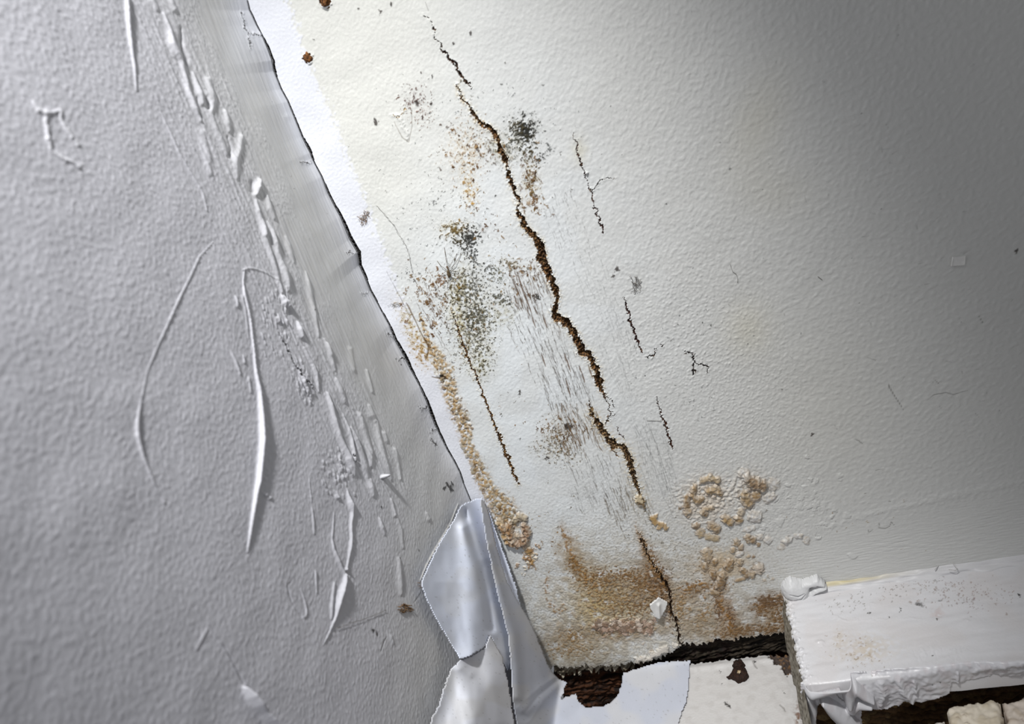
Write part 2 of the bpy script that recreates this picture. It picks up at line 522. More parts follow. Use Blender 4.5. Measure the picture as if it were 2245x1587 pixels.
# brown damp stain along the lower edge ---------------------------------------------------------
for x, y, rx, ry, an, a, col in (
        (1345, 1325, 120, 75, -8, .80, (184, 164, 124)), (1400, 1300, 120, 40, 8, .75, (150, 122, 84)), (1300, 1270, 60, 40, 30, .55, (158, 132, 92)),
        (1350, 1385, 150, 26, -6, .75, (156, 134, 116)), (1430, 1270, 50, 45, 50, .8, (140, 108, 70)), (1260, 1225, 30, 55, -25, .45, (186, 158, 112)),
        (1245, 1180, 10, 32, -20, .6, (150, 116, 62)), (1262, 1240, 20, 36, -30, .7, (142, 112, 66)), (1420, 1225, 13, 60, -18, .8, (150, 112, 60)),
        (1440, 1290, 18, 60, -22, .85, (136, 96, 52)), (1245, 1400, 60, 34, 0, .55, (154, 132, 106)), (1280, 1440, 90, 30, -3, .50, (172, 156, 128)),
        (1530, 1370, 60, 45, -8, .75, (152, 130, 104)), (1600, 1370, 55, 40, 0, .55, (150, 124, 90)), (1520, 1300, 60, 22, -12, .7, (146, 114, 70)),
        (1575, 1310, 12, 60, -10, .75, (150, 108, 58)), (1600, 1345, 16, 60, -12, .75, (146, 106, 60)), (1680, 1325, 44, 26, -5, .95, (136, 100, 58)),
        (1700, 1370, 28, 40, 0, .85, (160, 130, 98)), (1620, 1385, 60, 20, -8, .8, (140, 110, 76)), (1565, 1240, 60, 30, 0, .45, (176, 140, 90)),
        (1580, 1250, 30, 24, 0, .5, (170, 130, 76)), (1300, 1335, 30, 40, 0, .5, (204, 178, 116))):
    col = (col[0], col[1] * .985, col[2] * .86)
    R_.blob(x, y, rx, ry, an, min(a * 1.15, .95), lin(*col), T_ST, -2.8, 0.9, 2.4)
    R_.blob(x, y, rx * .95, ry * .95, an, a * 0.85, lin(col[0] * .70, col[1] * .60, col[2] * .44), T_ST, 0.1, 1.3, 2.0)
    R_.blob(x, y, rx * .9, ry * .9, an, a * 0.7, lin(col[0] * .72, col[1] * .62, col[2] * .48), T_ST2, 0.6, 1.3, 2.0)
dirty = np.exp(-(((PX - 1420) / 330) ** 2 + ((PY - 1330) / 190) ** 2) ** 2)
R_.mix(np.s_[:], dirty * .55 * sstep(-1.5, 1.2, st1 + .6 * sp2), lin(186, 180, 166))
R_.mix(np.s_[:], dirty * .35 * sstep(.5, 1.4, sp2 + .4 * sp1), lin(150, 138, 116))
R_.H += dirty * (.00002 * sp1 + .00004 * np.clip(sp2, -.8, 2))
wet = np.exp(-(((PX - 1420) / 330) ** 2 + ((PY - 1170) / 150) ** 2) ** 2)
R_.H += wet * (.000015 * sp1 + .00002 * np.clip(sp2, -1, 2) + .00002 * np.clip(st2, -.3, 2)); R_.mix(np.s_[:], wet * .25 * sstep(.9, 1.8, sp2 + .5 * sp1), lin(150, 146, 138))
low = np.exp(-(((PX - 1400) / 260) ** 2 + ((PY - 1350) / 95) ** 2) ** 2)
R_.H += low * (0.00010 * np.clip(st2, -0.6, 1.8) + 0.00003 * sp2 + 0.00016 * np.clip(st1, 0, 2))
R_.R += low * 0.2
BR1, BR2, BR3 = lin(128, 96, 56), lin(108, 78, 46), lin(150, 120, 78)
for x, y, rx, ry, an, de, c in ((1325, 1268, 40, 22, 20, .95, BR1), (1370, 1262, 34, 18, 0, 1.0, BR1), (1410, 1280, 46, 24, 30, 1.0, BR1), (1448, 1268, 22, 34, -30, 1.1, BR2), (1432, 1228, 12, 34, -18, 1.0, BR1),
        (1300, 1290, 40, 20, 20, .8, BR3), (1345, 1320, 60, 34, 0, .75, BR3), (1400, 1330, 46, 20, -10, .85, BR1), (1262, 1240, 14, 26, -30, .9, BR1), (1285, 1265, 22, 18, 20, .8, BR1),
        (1520, 1288, 34, 14, -14, 1.0, BR1), (1490, 1330, 22, 34, 0, .85, BR3), (1575, 1335, 10, 40, -8, 1.0, BR2), (1602, 1360, 12, 34, -14, 1.0, BR2), (1545, 1345, 14, 30, 30, .8, BR3),
        (1690, 1318, 34, 16, -5, 1.4, BR2), (1668, 1338, 20, 14, 30, 1.2, BR1), (1705, 1350, 16, 34, 0, 1.0, BR1), (1620, 1385, 60, 14, -8, 1.05, BR1), (1680, 1380, 30, 12, -8, 1.0, BR1),
        (1255, 1395, 30, 16, 10, .8, BR3), (1250, 1425, 60, 18, 0, .65, BR3), (1355, 1378, 70, 16, -4, .7, BR3), (1460, 1320, 12, 50, -10, .9, BR2), (1565, 1245, 30, 20, 0, .8, BR1), (1580, 1280, 24, 14, -10, .9, BR1)):
    mould(x, y, rx, ry, an, de, c, 0, .85, .00008, None, 2.4)
# tide-mark outlines
for pts in (ZP(1100, 1057, 2.993, [(300,630,2.5),(290,690,4),(300,760,3),(330,810,4),(370,850,4),(405,830,3),(395,790,2)]),
            ZP(1100, 1057, 2.993, [(385,290,2),(420,360,3),(430,430,3),(470,500,4),(500,560,5),(560,640,5),(620,690,4)]),
            ZP(1100, 1057, 2.993, [(870,270,2),(900,340,3),(930,400,4),(960,470,4),(985,540,5),(1030,590,5),(1070,680,5)]),
            ZP(1100, 1057, 2.993, [(1300,660,3),(1380,690,4),(1430,730,4),(1440,800,5),(1480,880,5),(1500,960,5)]),
            ZP(1100, 1057, 2.993, [(1170,700,4),(1240,690,4),(1300,650,3)]),
            ZP(1100, 1057, 2.993, [(150,480,5),(190,520,4),(220,570,3)]), [(1155,1200,8),(1165,1230,9)]):
    sl, d, w, sd, sp = R_.near(pts, 14)
    k = np.exp(-(d / (w * 1.1)) ** 2) * sstep(-1.1, 0.5, st2[sl])
    R_.mix(sl, 0.8 * k, lin(150, 110, 56)); R_.H[sl] += 0.00015 * k
# crusty row of crumbs on the stain
K_CR = lab('salt_crust', 'crumbly pinkish salt crust low on the brown stain')
for i in range(170):
    x = 1305 + random.random() * 130; y = 1372 + random.gauss(0, 9) + (x - 1370) * 0.02
    R_.dome([(x, y, 2 + random.random() * 4)], 0.0003 + random.random() * 0.0007, 2.2, lin(*random.choice(((190, 164, 146), (150, 122, 100), (204, 188, 172), (130, 110, 92)))), .85)
sl = R_.win(1290, 1345, 1450, 1400)
tt = np.hypot((R_.WX[sl] - 1370) / 72, (R_.WY[sl] - 1372) / 17); R_.L[sl] = np.where(tt < 1, K_CR, R_.L[sl])
for i in range(110):
    x = 1200 + random.random() * 520; y = 1250 + random.random() * 190
    R_.dome([(x, y, 1.5 + random.random() * 3.5)], 0.0001 + random.random() * 0.00025, 2.0, lin(*random.choice(((182, 150, 108), (150, 116, 76), (200, 184, 160)))), .35)

# mould ------------------------------------------------------------------------------------------
K_M1 = lab('mould_patch', 'black sooty mould right of the big crack near its top')
K_M2 = lab('mould_patch', 'olive and black mould clump above the spindly insect')
K_M3 = lab('mould_patch', 'long grey-green mould streak below the spindly insect')
K_M4 = lab('mould_patch', 'tiny black mould fleck right of the sooty patch')
mould(1148, 287, 30, 30, 0, 1.3, BLACK, K_M1, .95, .0002, (lin(140, 136, 110), .5))
mould(1150, 288, 13, 24, -20, 1.9, lin(26, 26, 22), 0)
mould(1135, 275, 22, 14, 20, .85, OLIVE, 0)
mould(1105, 325, 40, 28, 0, .75, lin(84, 84, 74), 0, .8, .0001, (lin(170, 164, 140), .5))
mould(1160, 335, 16, 34, -12, .85, OLIVE, 0, .9)
mould(1185, 350, 11, 9, 0, 1.3, BLACK, K_M4)
mould(1205, 325, 9, 11, 0, .8, GREY)
mould(1165, 400, 16, 40, -8, .72, lin(110, 84, 42), 0, .9, .0001, (lin(190, 172, 120), .5))
mould(1172, 440, 10, 26, -16, .9, lin(112, 78, 36), 0, .9)
mould(1000, 503, 28, 18, 0, 1.0, lin(106, 84, 36), K_M2, .92, .0002, (lin(190, 178, 130), .6))
mould(1030, 522, 20, 20, 0, 1.6, lin(34, 34, 28), K_M2)
mould(1003, 530, 13, 16, 0, .95, OLIVE, 0)
mould(1025, 550, 12, 16, 0, 1.0, lin(46, 46, 40)); mould(1038, 565, 9, 22, 0, 1.15, lin(66, 68, 68))
mould(1075, 590, 22, 12, 20, .8, GREY); mould(1090, 600, 14, 18, 0, .85, lin(92, 92, 66))
mould(1025, 635, 46, 50, 20, .95, lin(44, 44, 40), K_M3, .85, .0001, (lin(206, 202, 184), .5))
mould(1005, 640, 16, 46, 10, .7, OLIVE, 0, .85, .0001, (YEL, .75))
mould(1045, 690, 34, 26, 10, 1.2, lin(36, 38, 40), K_M3, .85, .0001, (lin(168, 168, 158), .6))
mould(1035, 715, 44, 60, 0, .85, lin(54, 52, 42), K_M3, .85, .0001, (lin(208, 203, 178), .55))
mould(1050, 765, 30, 46, -10, .68, lin(62, 58, 44), K_M3, .8, .0001, (lin(206, 202, 178), .5))
mould(1055, 805, 14, 24, 0, .7, OLIVE, K_M3, .8, .0001, (lin(190, 184, 150), .6))
mould(1005, 705, 10, 30, -12, .3, OLIVE, 0, .8, .0001, (YEL, .8))
mould(1098, 655, 22, 14, 15, .95, lin(74, 74, 62)); mould(1112, 662, 9, 7, 0, 1.2, lin(54, 50, 40))
mould(1105, 690, 30, 24, 0, .35, OLIVE, 0, .6, .00005, (lin(206, 202, 176), .5))
mould(1175, 650, 9, 8, 0, 1.3, lin(50, 46, 38)); mould(1120, 580, 28, 12, 20, .75, lin(96, 80, 48), 0, .85, .0001, (lin(196, 180, 140), .4))
mould(1225, 965, 30, 46, -30, .62, lin(104, 84, 50), 0, .85, .0001, (lin(196, 186, 156), .4))
mould(1215, 990, 40, 16, 10, .5, lin(120, 112, 96), 0, .8, .0001, (lin(200, 194, 176), .35))
mould(910, 215, 26, 24, 0, .55, lin(96, 66, 60), 0, .85); mould(925, 250, 20, 20, 0, .4, lin(120, 84, 66), 0, .8)
mould(900, 720, 14, 60, -26, .45, lin(140, 110, 56), 0, .8, .00008, (lin(206, 190, 140), .6))
mould(925, 770, 18, 36, -26, .6, lin(150, 112, 56), 0, .8, .00008, (lin(196, 168, 108), .7))
mould(1020, 330, 34, 50, 0, .35, lin(140, 104, 60), 0, .8, .00008, (lin(212, 196, 160), .4))
mould(1030, 415, 14, 34, -8, .5, GOLD, 0, .9, .0001, (lin(210, 192, 140), .5))

# scattered rusty and grey specks: (centre, spread, lean, how many, radius, colours)
S_BR = ((112, 80, 38), (94, 64, 30), (130, 98, 48), (74, 52, 32)); S_GR = ((90, 92, 92), (70, 70, 66), (116, 114, 108)); S_OL = ((104, 86, 44), (140, 112, 56), (84, 72, 40))
for cx, cy, rx, ry, n, r0, r1, pal, el in (
        (1030, 320, 55, 60, 80, 1.2, 3.4, S_BR, 1.5), (1075, 330, 30, 40, 30, 1.5, 3.6, S_BR, 1.4), (1030, 420, 26, 55, 55, 1.3, 3.6, S_BR + ((168, 128, 54),), 1.5),
        (1160, 385, 22, 60, 60, 1.4, 4.0, S_OL + S_BR, 1.8), (1170, 450, 30, 25, 16, 2, 4.2, S_BR, 2.2), (920, 235, 50, 60, 45, 1.0, 3.0, ((96, 66, 52), (112, 80, 60), (84, 70, 66)), 1.2),
        (1000, 250, 160, 90, 140, 0.8, 2.2, S_GR, 1.2), (960, 440, 90, 60, 90, 0.9, 2.4, S_GR, 1.1), (960, 520, 60, 50, 60, 1.0, 2.4, S_GR, 1.1),
        (1060, 500, 80, 50, 70, 1.2, 3.0, S_BR + S_GR, 1.3), (935, 640, 34, 50, 110, 1.3, 3.6, S_BR, 1.5), (960, 680, 30, 50, 60, 1.2, 3.2, S_BR, 1.8),
        (965, 610, 20, 20, 26, 1.8, 3.6, ((124, 84, 34), (104, 68, 28)), 1.4), (905, 600, 26, 30, 30, 1.0, 2.6, S_GR, 1.4), (1000, 640, 10, 40, 30, 2, 4.0, S_OL, 1.2),
        (1090, 600, 60, 40, 80, 1.2, 2.8, S_OL + S_GR, 1.3), (1150, 600, 40, 40, 60, 1.2, 3.0, S_BR, 2.2), (1040, 700, 50, 90, 220, 0.9, 2.6, S_GR + S_OL, 1.4),
        (1010, 740, 30, 60, 60, 1.0, 2.2, S_BR, 1.6), (1245, 940, 50, 24, 70, 1.0, 2.8, S_BR, 3.0), (1215, 970, 40, 30, 60, 1.0, 2.4, S_BR + S_GR, 2.0),
        (1100, 860, 100, 120, 70, 0.8, 1.8, S_GR + S_BR, 1.2), (1190, 300, 120, 120, 80, 0.8, 2.0, S_GR, 1.4), (1500, 780, 120, 120, 90, 0.8, 2.0, S_GR, 1.1),
        (1000, 390, 60, 60, 40, 0.9, 2.0, S_BR, 1.1), (1450, 1180, 90, 60, 50, .8, 2.2, S_OL, 1.2), (1230, 1220, 40, 60, 45, 1.0, 3.2, ((150, 114, 60), (132, 98, 50)), 1.1),
        (1180, 1130, 60, 60, 40, .8, 2.0, S_OL, 1.4), (1480, 1230, 60, 30, 30, 1, 2.6, S_OL, 1.2), (1700, 600, 240, 300, 40, .7, 1.6, S_GR, 1.3), (1850, 1150, 200, 60, 40, .7, 1.8, ((150, 126, 96), (110, 100, 92)), 1.2)):
    for i in range(n):
        x = random.gauss(cx, rx * 0.6); y = random.gauss(cy, ry * 0.6)
        r = (r0 + (r1 - r0) * random.random() ** 2.4) * 0.9
        R_.dot(x, y, r, 0.00008 * r / 2, lin(*random.choice(pal)) * (0.8 + 0.4 * random.random()), 0.72 + 0.28 * random.random(), 1 + (el - 1) * random.random() * 1.6)
for x, y, r in ((823, 266, 5), (912, 225, 6), (945, 228, 4), (832, 25, 3), (786, 18, 3), (687, 88, 2), (858, 10, 4), (1138, 860, 4), (1352, 590, 5), (1345, 603, 3), (2227, 552, 4), (1779, 952, 3), (948, 168, 3), (1032, 74, 3), (995, 93, 3), (1365, 706, 2), (1240, 932, 6), (1248, 933, 7), (1200, 1005, 4)):
    R_.dot(x, y, r, 0.0001, lin(52, 42, 36), .9, 1.3)

# strip of small brown bubbles beside the corner ---------------------------------------------------
K_BU = lab('bubbled_paint', 'strip of small tan paint bubbles along the corner')
BUB = [(922,690,4),(938,745,8),(958,778,17),(978,822,19),(990,870,20),(1005,905,20),(1018,935,20),(1024,975,14),(1043,1010,17),(1058,1050,20),(1076,1078,22),(1100,1110,32),(1118,1140,30)]
sl, d, w, sd, sp = R_.near(BUB, 40)
k = np.exp(-(d / (w * 0.85)) ** 4)
R_.mix(sl, 0.85 * k * sstep(-1.8, 0.4, st2[sl]), lin(178, 154, 114)); R_.H[sl] += k * .00014 * np.clip(st2[sl] + .5 * sp2[sl], -.6, 2); R_.mix(sl, 0.7 * k * sstep(0.3, 1.2, st2[sl]), lin(178, 142, 90)); R_.mix(sl, 0.6 * k * sstep(0.9, 1.5, sp1[sl]), lin(110, 84, 54))
R_.L[sl] = np.where((d < w * 0.95) & (R_.WY[sl] > 740) & (R_.L[sl] == 0), K_BU, R_.L[sl])
for i in range(330):
    a, b = random.choices(list(zip(BUB[:-1], BUB[1:])), weights=[math.hypot(q[0] - p[0], q[1] - p[1]) * (p[2] + q[2]) for p, q in zip(BUB[:-1], BUB[1:])])[0]
    t = random.random(); w = a[2] + (b[2] - a[2]) * t
    x = a[0] + (b[0] - a[0]) * t + random.uniform(-w, w) * .92; y = a[1] + (b[1] - a[1]) * t + random.uniform(-w, w) * .3
    r = (1.1 + 3.6 * random.random() ** 1.8) * (0.6 if y < 800 else 1)
    c = random.choice(((190, 154, 98), (166, 126, 74), (214, 196, 160), (224, 214, 190), (140, 104, 60), (208, 190, 152), (222, 216, 200), (214, 204, 180)))
    dx, dy = random.uniform(-1, 1), random.uniform(-1, 1)
    R_.dome([(x, y, r), (x + dx * r, y + dy * r, r * .8)], 0.00008 + r * 0.00009, 2.0, lin(*(np.array(c) * .76)), random.uniform(.2, .85), warp=False)
    if i % 3 == 0:
        R_.dot(x + random.uniform(-4, 4), y + random.uniform(-4, 4), random.uniform(1, 2.4), -.00008, lin(92, 64, 34), .8, 1.4)
R_.dot(971, 828, 5, -0.001, DARK, .9, 1.4)
# brain-like blister at the foot of that strip
K_BB = lab('blister', 'brain-like brown paint blister at the foot of the bubble strip')
for pts, h, c in ((((1100, 1150, 11), (1112, 1168, 11), (1122, 1185, 12), (1116, 1150, 9)), .0030, (170, 124, 70)), (((1150, 1150, 9), (1157, 1168, 10), (1148, 1178, 12)), .0026, (160, 114, 66)),
                  (((1115, 1186, 9), (1135, 1190, 12), (1152, 1183, 10)), .0032, (164, 130, 98)), (((1128, 1142, 7), (1138, 1130, 9), (1150, 1135, 8)), .0018, (190, 172, 140)),
                  (((1096, 1142, 10),), .0022, (206, 178, 134)), (((1134, 1172, 8),), .002, (190, 164, 130)), (((1160, 1205, 8), (1152, 1196, 7)), .0014, (156, 118, 78)), (((1105, 1172, 8), (1110, 1180, 7)), .0024, (204, 166, 110))):
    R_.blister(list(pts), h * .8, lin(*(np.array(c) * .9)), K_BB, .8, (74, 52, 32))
for i in range(40):
    R_.dome([(random.gauss(1160, 9), random.gauss(1215, 18), random.uniform(2, 5))], random.uniform(.0003, .0008), 2, lin(*random.choice(((186, 152, 100), (160, 120, 70), (214, 200, 176)))), .7)

# cluster of swollen paint blisters on the right ---------------------------------------------------
sl, k = R_.blob(1545, 1095, 62, 52, 0, .85, lin(198, 186, 170), T_ST2, -2.0, 0.0, 3)
R_.H[sl] += .0004 * k + k * .00025 * np.clip(st2[sl], -.5, 2)
sl, k = R_.blob(1640, 1070, 44, 44, 0, .7, lin(204, 196, 184), T_ST2, -2.0, 0.0, 3)
R_.H[sl] += .0003 * k + k * .00025 * np.clip(st2[sl], -.5, 2)
R_.blob(1590, 1235, 60, 34, 0, .7, lin(204, 186, 158), T_ST2, -1.6, 0.2, 3)
TN = ((150, 124, 88), (140, 112, 74), (162, 140, 110), (132, 106, 72)); WH = ((206, 204, 200),)
for j, (pts, h, pal) in enumerate((
        ([(330,350,30),(305,440,36),(360,520,34),(420,485,28)], .0020, TN), ([(240,470,34),(240,570,36)], .0016, TN), ([(250,650,48)], .0016, TN), ([(160,600,22)], .0008, TN),
        ([(420,280,32),(500,240,34),(600,275,36)], .0018, ((168, 148, 116),)), ([(490,390,38),(580,385,56),(620,420,40)], .0020, ((156, 130, 92),)),
        ([(430,650,36),(450,600,28),(530,590,26)], .0019, TN), ([(460,665,30)], .0016, TN), ([(930,230,50),(1000,300,70),(1120,330,62)], .0028, ((132, 106, 74),)),
        ([(910,450,60),(960,540,60)], .0020, ((152, 126, 86),)), ([(1040,455,60)], .0016, ((148, 118, 74),)), ([(870,640,44)], .0016, ((176, 160, 134),)), ([(1015,690,70),(1060,700,62)], .0018, WH),
        ([(690,720,46),(740,760,46)], .0020, ((158, 128, 80),)), ([(840,730,50)], .0019, ((154, 124, 78),)), ([(350,800,44)], .0014, TN), ([(530,800,50),(590,840,48)], .0016, TN), ([(400,890,50)], .0010, ((170, 148, 112),)),
        ([(480,930,40),(590,950,36)], .0008, ((170, 150, 116),)), ([(955,950,48),(1010,965,40)], .0015, TN), ([(820,1000,42)], .0014, TN), ([(870,1060,36)], .0012, TN), ([(780,1085,36)], .0012, TN), ([(1070,1020,28)], .001, TN),
        ([(1180,970,48)], .0011, WH), ([(1380,985,40),(1430,955,34)], .0014, WH), ([(1510,920,30),(1560,922,28)], .0010, WH), ([(1630,980,40)], .0008, WH), ([(1340,1050,40)], .0005, WH), ([(1090,930,40)], .0011, WH),
        ([(470,1120,60),(480,1170,55)], .0013, TN), ([(560,1220,42)], .0014, ((136, 108, 72),)), ([(450,1280,44)], .0013, TN), ([(740,1240,54),(720,1280,44)], .0016, ((138, 110, 74),)), ([(860,1230,38)], .0013, TN),
        ([(540,1350,36),(545,1400,34)], .0013, ((130, 102, 66),)), ([(660,1390,48),(620,1490,56)], .0017, ((132, 106, 74),)), ([(890,1320,36),(940,1380,36)], .0014, TN), ([(1000,1370,44)], .0013, TN), ([(1080,1300,60)], .0014, ((190, 176, 160),)),
        ([(820,1440,22),(910,1420,20)], .0007, TN), ([(840,1140,34),(880,1120,26)], .0008, WH), ([(960,1160,20)], .0006, TN), ([(1015,1160,20)], .0006, TN), ([(930,850,30),(1010,830,30)], .0008, WH),
        ([(1250,320,70)], .0010, WH), ([(1180,480,60),(1240,460,40)], .0012, WH), ([(900,190,60)], .0012, WH), ([(540,1570,36),(600,1590,30)], .0010, TN))):
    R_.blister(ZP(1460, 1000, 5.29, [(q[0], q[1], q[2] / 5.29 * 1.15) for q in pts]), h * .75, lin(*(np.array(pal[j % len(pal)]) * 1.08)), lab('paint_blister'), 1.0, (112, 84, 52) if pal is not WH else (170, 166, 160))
for x, y in ((1435, 1134), (1440, 1145), (1460, 1155), (1430, 1140), (1448, 1150)):
    R_.dome([(x, y, 8)], .0009, 2.4, lin(176, 142, 86), .8)
R_.dome(ZP(1100, 1057, 2.993, [(1330,750,4)]), .0008, 2.4, lin(150, 112, 66), .85)
R_.dome([(1283, 379, 5.5)], .0011, 2.4, lin(226, 226, 224), .9, lab('paint_bead', 'small white paint bead on the upper thin crack'))
for i in range(110):                                                           # low white pimples around
    x = random.gauss(1720, 70); y = random.gauss(1115, 40)
    R_.dome([(x, y, random.uniform(3, 8)), (x + random.uniform(-3, 8), y - random.uniform(-1, 2), random.uniform(3, 6))], random.uniform(.0001, .0004), 2.2)
# fine grain splits in the paint film --------------------------------------------------------------
def grain(n, poly, l0, l1, w, a, col, gr=0.00006, conv=0.0):
    xs = [p[0] for p in poly]; ys = [p[1] for p in poly]
    c = 0
    while c < n:
        x, y = random.uniform(min(xs), max(xs)), random.uniform(min(ys), max(ys))
        if not in_poly(np.array([x]), np.array([y]), poly)[0]:
            continue
        c += 1
        pts = []
        for i in range(int(random.uniform(l0, l1) / 6) + 1):
            k = math.sin(i * 1.7 + x)
            pts.append((x, y, w * (0.1 + 1.25 * random.random())))
            dx, dy = vdir(x, y)
            x += dx * 6 + random.gauss(0.1, 1.0); y += dy * 6
        pts[-1] = pts[-1][:2] + (w * 0.3,)
        if len(pts) > 1:
            R_.hair([(q[0], q[1], q[2] * .8) for q in pts], min(1, 1.4 * a) * random.uniform(0.35, 1), lin(*col) * .62, gr)
ZONE = [(1080, 590), (1200, 560), (1260, 580), (1320, 760), (1350, 860), (1390, 1010), (1440, 1120), (1330, 1130), (1240, 1060), (1160, 880), (1090, 740)]
ZONE2 = [(1230, 560), (1300, 500), (1360, 640), (1400, 760), (1470, 980), (1460, 1090), (1400, 1000), (1330, 800)]
grain(105, [(1090, 590), (1195, 570), (1225, 690), (1300, 880), (1180, 830), (1110, 720)], 25, 95, .9, .75, (92, 76, 60))
grain(45, [(1110, 570), (1195, 560), (1220, 700), (1130, 680)], 20, 70, 1.5, .85, (112, 80, 46))
grain(85, [(1150, 760), (1280, 780), (1320, 930), (1230, 960)], 20, 80, .85, .7, (104, 92, 78))
grain(60, [(1210, 880), (1310, 880), (1310, 940), (1230, 990)], 20, 60, 1.5, .8, (136, 104, 62))
grain(110, [(1300, 980), (1370, 1000), (1420, 1100), (1250, 1090), (1230, 1010)], 15, 60, .8, .65, (104, 94, 82))
grain(95, ZONE2, 30, 110, .7, .42, (126, 128, 126))
grain(60, [(1380, 900), (1470, 940), (1470, 1090), (1410, 1080)], 25, 90, .7, .45, (120, 120, 118))
grain(70, [(1180, 420), (1260, 400), (1300, 560), (1220, 560)], 10, 40, .8, .5, (116, 110, 104))
grain(40, [(880, 590), (960, 600), (1000, 760), (930, 720)], 15, 50, 1.0, .6, (110, 84, 56))
grain(60, [(1300, 1060), (1420, 1060), (1430, 1130), (1340, 1140)], 15, 60, 1.2, .6, (120, 100, 64))
for x, y, l in ((1237, 775, 22), (1243, 790, 26), (1240, 830, 24), (1245, 850, 16), (1290, 800, 30), (1275, 815, 24), (1270, 803, 14), (1187, 775, 30), (1165, 690, 30), (1150, 640, 50), (1135, 600, 60), (1190, 690, 30)):
    R_.hair([(x, y, .7), (x + l * .14, y + l * .5, 1.9), (x + l * .33, y + l, .6)], .95, lin(98, 70, 44), .0003)
for pts in ([(891, 664, .8), (897, 675, 1.8), (904, 690, 1.6), (913, 708, 1), (922, 728, 1.2), (934, 750, 1.4), (944, 768, .8)], [(930, 740, 1), (940, 762, 2), (938, 776, 1.6), (934, 786, 2)], [(948, 826, 1), (965, 830, 1.6), (972, 826, 2)]):
    R_.hair(pts, .9, lin(104, 78, 40), .0002)
# random short crazing in the clean paint
for pts in (ZP(1500, 530, 2.995, [(1335,920,.6),(1350,960,1.2),(1380,1010,1),(1420,1070,.9),(1440,1105,.5)]), ZP(1500, 530, 2.995, [(1595,1040,.4),(1640,1005,.8),(1720,990,.9),(1770,1003,.8),(1860,975,.5)]),
            ZP(1500, 530, 2.995, [(1120,1295,.5),(1150,1310,1.2),(1175,1330,.6)]), ZP(1500, 530, 2.995, [(1260,1500,.8),(1305,1490,.5)]), ZP(1500, 530, 2.995, [(1200,760,.5),(1260,778,.8)]),
            ZP(1500, 530, 2.995, [(1640,900,.5),(1675,935,.8)]), ZP(1500, 530, 2.995, [(1930,480,.5),(1960,530,.9)]), ZP(1500, 1057, 2.995, [(1280,270,.6),(1280,300,1),(1320,305,.8),(1350,290,.8),(1360,260,.9),(1385,290,.5)]),
            ZP(1500, 1057, 2.995, [(1200,300,.5),(1215,330,.8),(1240,310,.6)]), ZP(500, 0, 2.993, [(1295,15,.5),(1318,72,.8)]), ZP(600, 450, 2.993, [(740,430,.5),(850,640,.8),(900,740,.6)])):
    R_.hair(pts, .7, lin(92, 88, 82), .0001)
for i in range(70):
    x = random.uniform(1500, 2230); y = random.uniform(20, 1050); l = random.uniform(6, 18); a = random.uniform(0, 6.3)
    R_.hair([(x, y, .4), (x + l * math.cos(a), y + l * math.sin(a), .8)], .45, lin(110, 108, 104), .00005)

# open cracks -----------------------------------------------------------------------------------
CKD, CKM, CKL = lin(44, 30, 18), lin(128, 92, 54), lin(186, 154, 106)
HALO = (lin(190, 168, 120), .55, 5.0)
k1 = lab('crack', 'short crack at the top of the wall above the long one')
R_.crack(ZP(500, 0, 2.993, [(1285,85,.5),(1310,115,.7),(1340,155,.7),(1358,205,.6),(1348,232,.8),(1370,262,1.3),(1400,295,1.4),(1408,325,1.6),(1425,350,3),(1450,385,3),(1490,420,3.4),(1510,440,2),(1505,455,2.6),(1525,495,3.8),(1550,525,2.8),(1578,548,1.5),(1600,575,.5)]), .0012, CKD, lin(70, 44, 32), CKM, k1, .00012)
k2 = lab('crack', 'long jagged brown crack down the middle of the wall')
R_.crack([(1004,183,.4),(1007,207,1.2),(1016,219,1.6),(1028,230,2.0),(1036,247,3.4),(1048,264,4),(1057,272,3.4),(1066,277,4.6),(1081,287,5.2),(1091,304,5.2),(1094,316,4.2),(1096,328,4.2),(1106,344,5),(1111,358,4.4),(1112,363,1.2),(1110,369,1.3),(1116,381,3.6),(1117,390,3.2),(1120,400,3.6),(1126,412,6),(1129,420,3),(1133,432,5.6),(1137,442,3),(1138,451,1.2),(1134,458,1.8),(1137,470,4.2),(1146,482,5.2),(1150,496,5),(1163,510,6),(1172,518,6),
          (1180,529,8),(1186,548,10),(1187,566,9.5),(1196,584,8),(1206,606,7.5),(1216,630,7),(1222,650,5.5),(1221,668,4),(1215,682,6),(1220,697,8.5),(1235,700,8),(1246,714,8.5),(1256,726,8.5),(1264,741,7.5),(1272,761,9.5),(1279,775,7.5),(1291,774,6.5),(1297,791,7),(1308,811,6.5),(1312,834,7.5),(1318,852,6),(1324,864,2)],
         .0019, CKD, CKM, CKL, k2, .00035, 3.5, .35, HALO, .55)
for pts in ([(1324,864,1.6),(1328,875,1.2),(1334,885,1.2),(1337,897,1),(1341,908,1.2),(1334,918,1.4),(1327,930,1.2)], [(1328,866,.6),(1342,877,.8),(1346,890,.5)], [(1290,880,1.2),(1295,893,2.2),(1299,905,2.4),(1305,918,2)], [(1334,918,1),(1347,910,.8)]):
    R_.crack(pts, .0006, CKD, lin(90, 64, 42), CKM, k2, .00015, 2)
k3 = lab('crack', 'lower hooked brown crack ending in a frayed hole')
R_.crack([(1297,908,3),(1306,920,6),(1312,930,7),(1320,940,6),(1326,952,6),(1336,964,8),(1346,975,9),(1357,977,6),(1366,980,6),(1373,992,6),(1378,1004,7),(1382,1014,7),(1385,1028,7),(1389,1045,5),(1393,1058,5),(1398,1068,4),(1400,1076,3),(1402,1086,4),(1405,1098,8)],
         .0014, CKD, lin(136, 108, 74), lin(196, 168, 124), k3, .00035, 3.5, .35, (lin(190, 166, 116), .65, 9.0), .5)
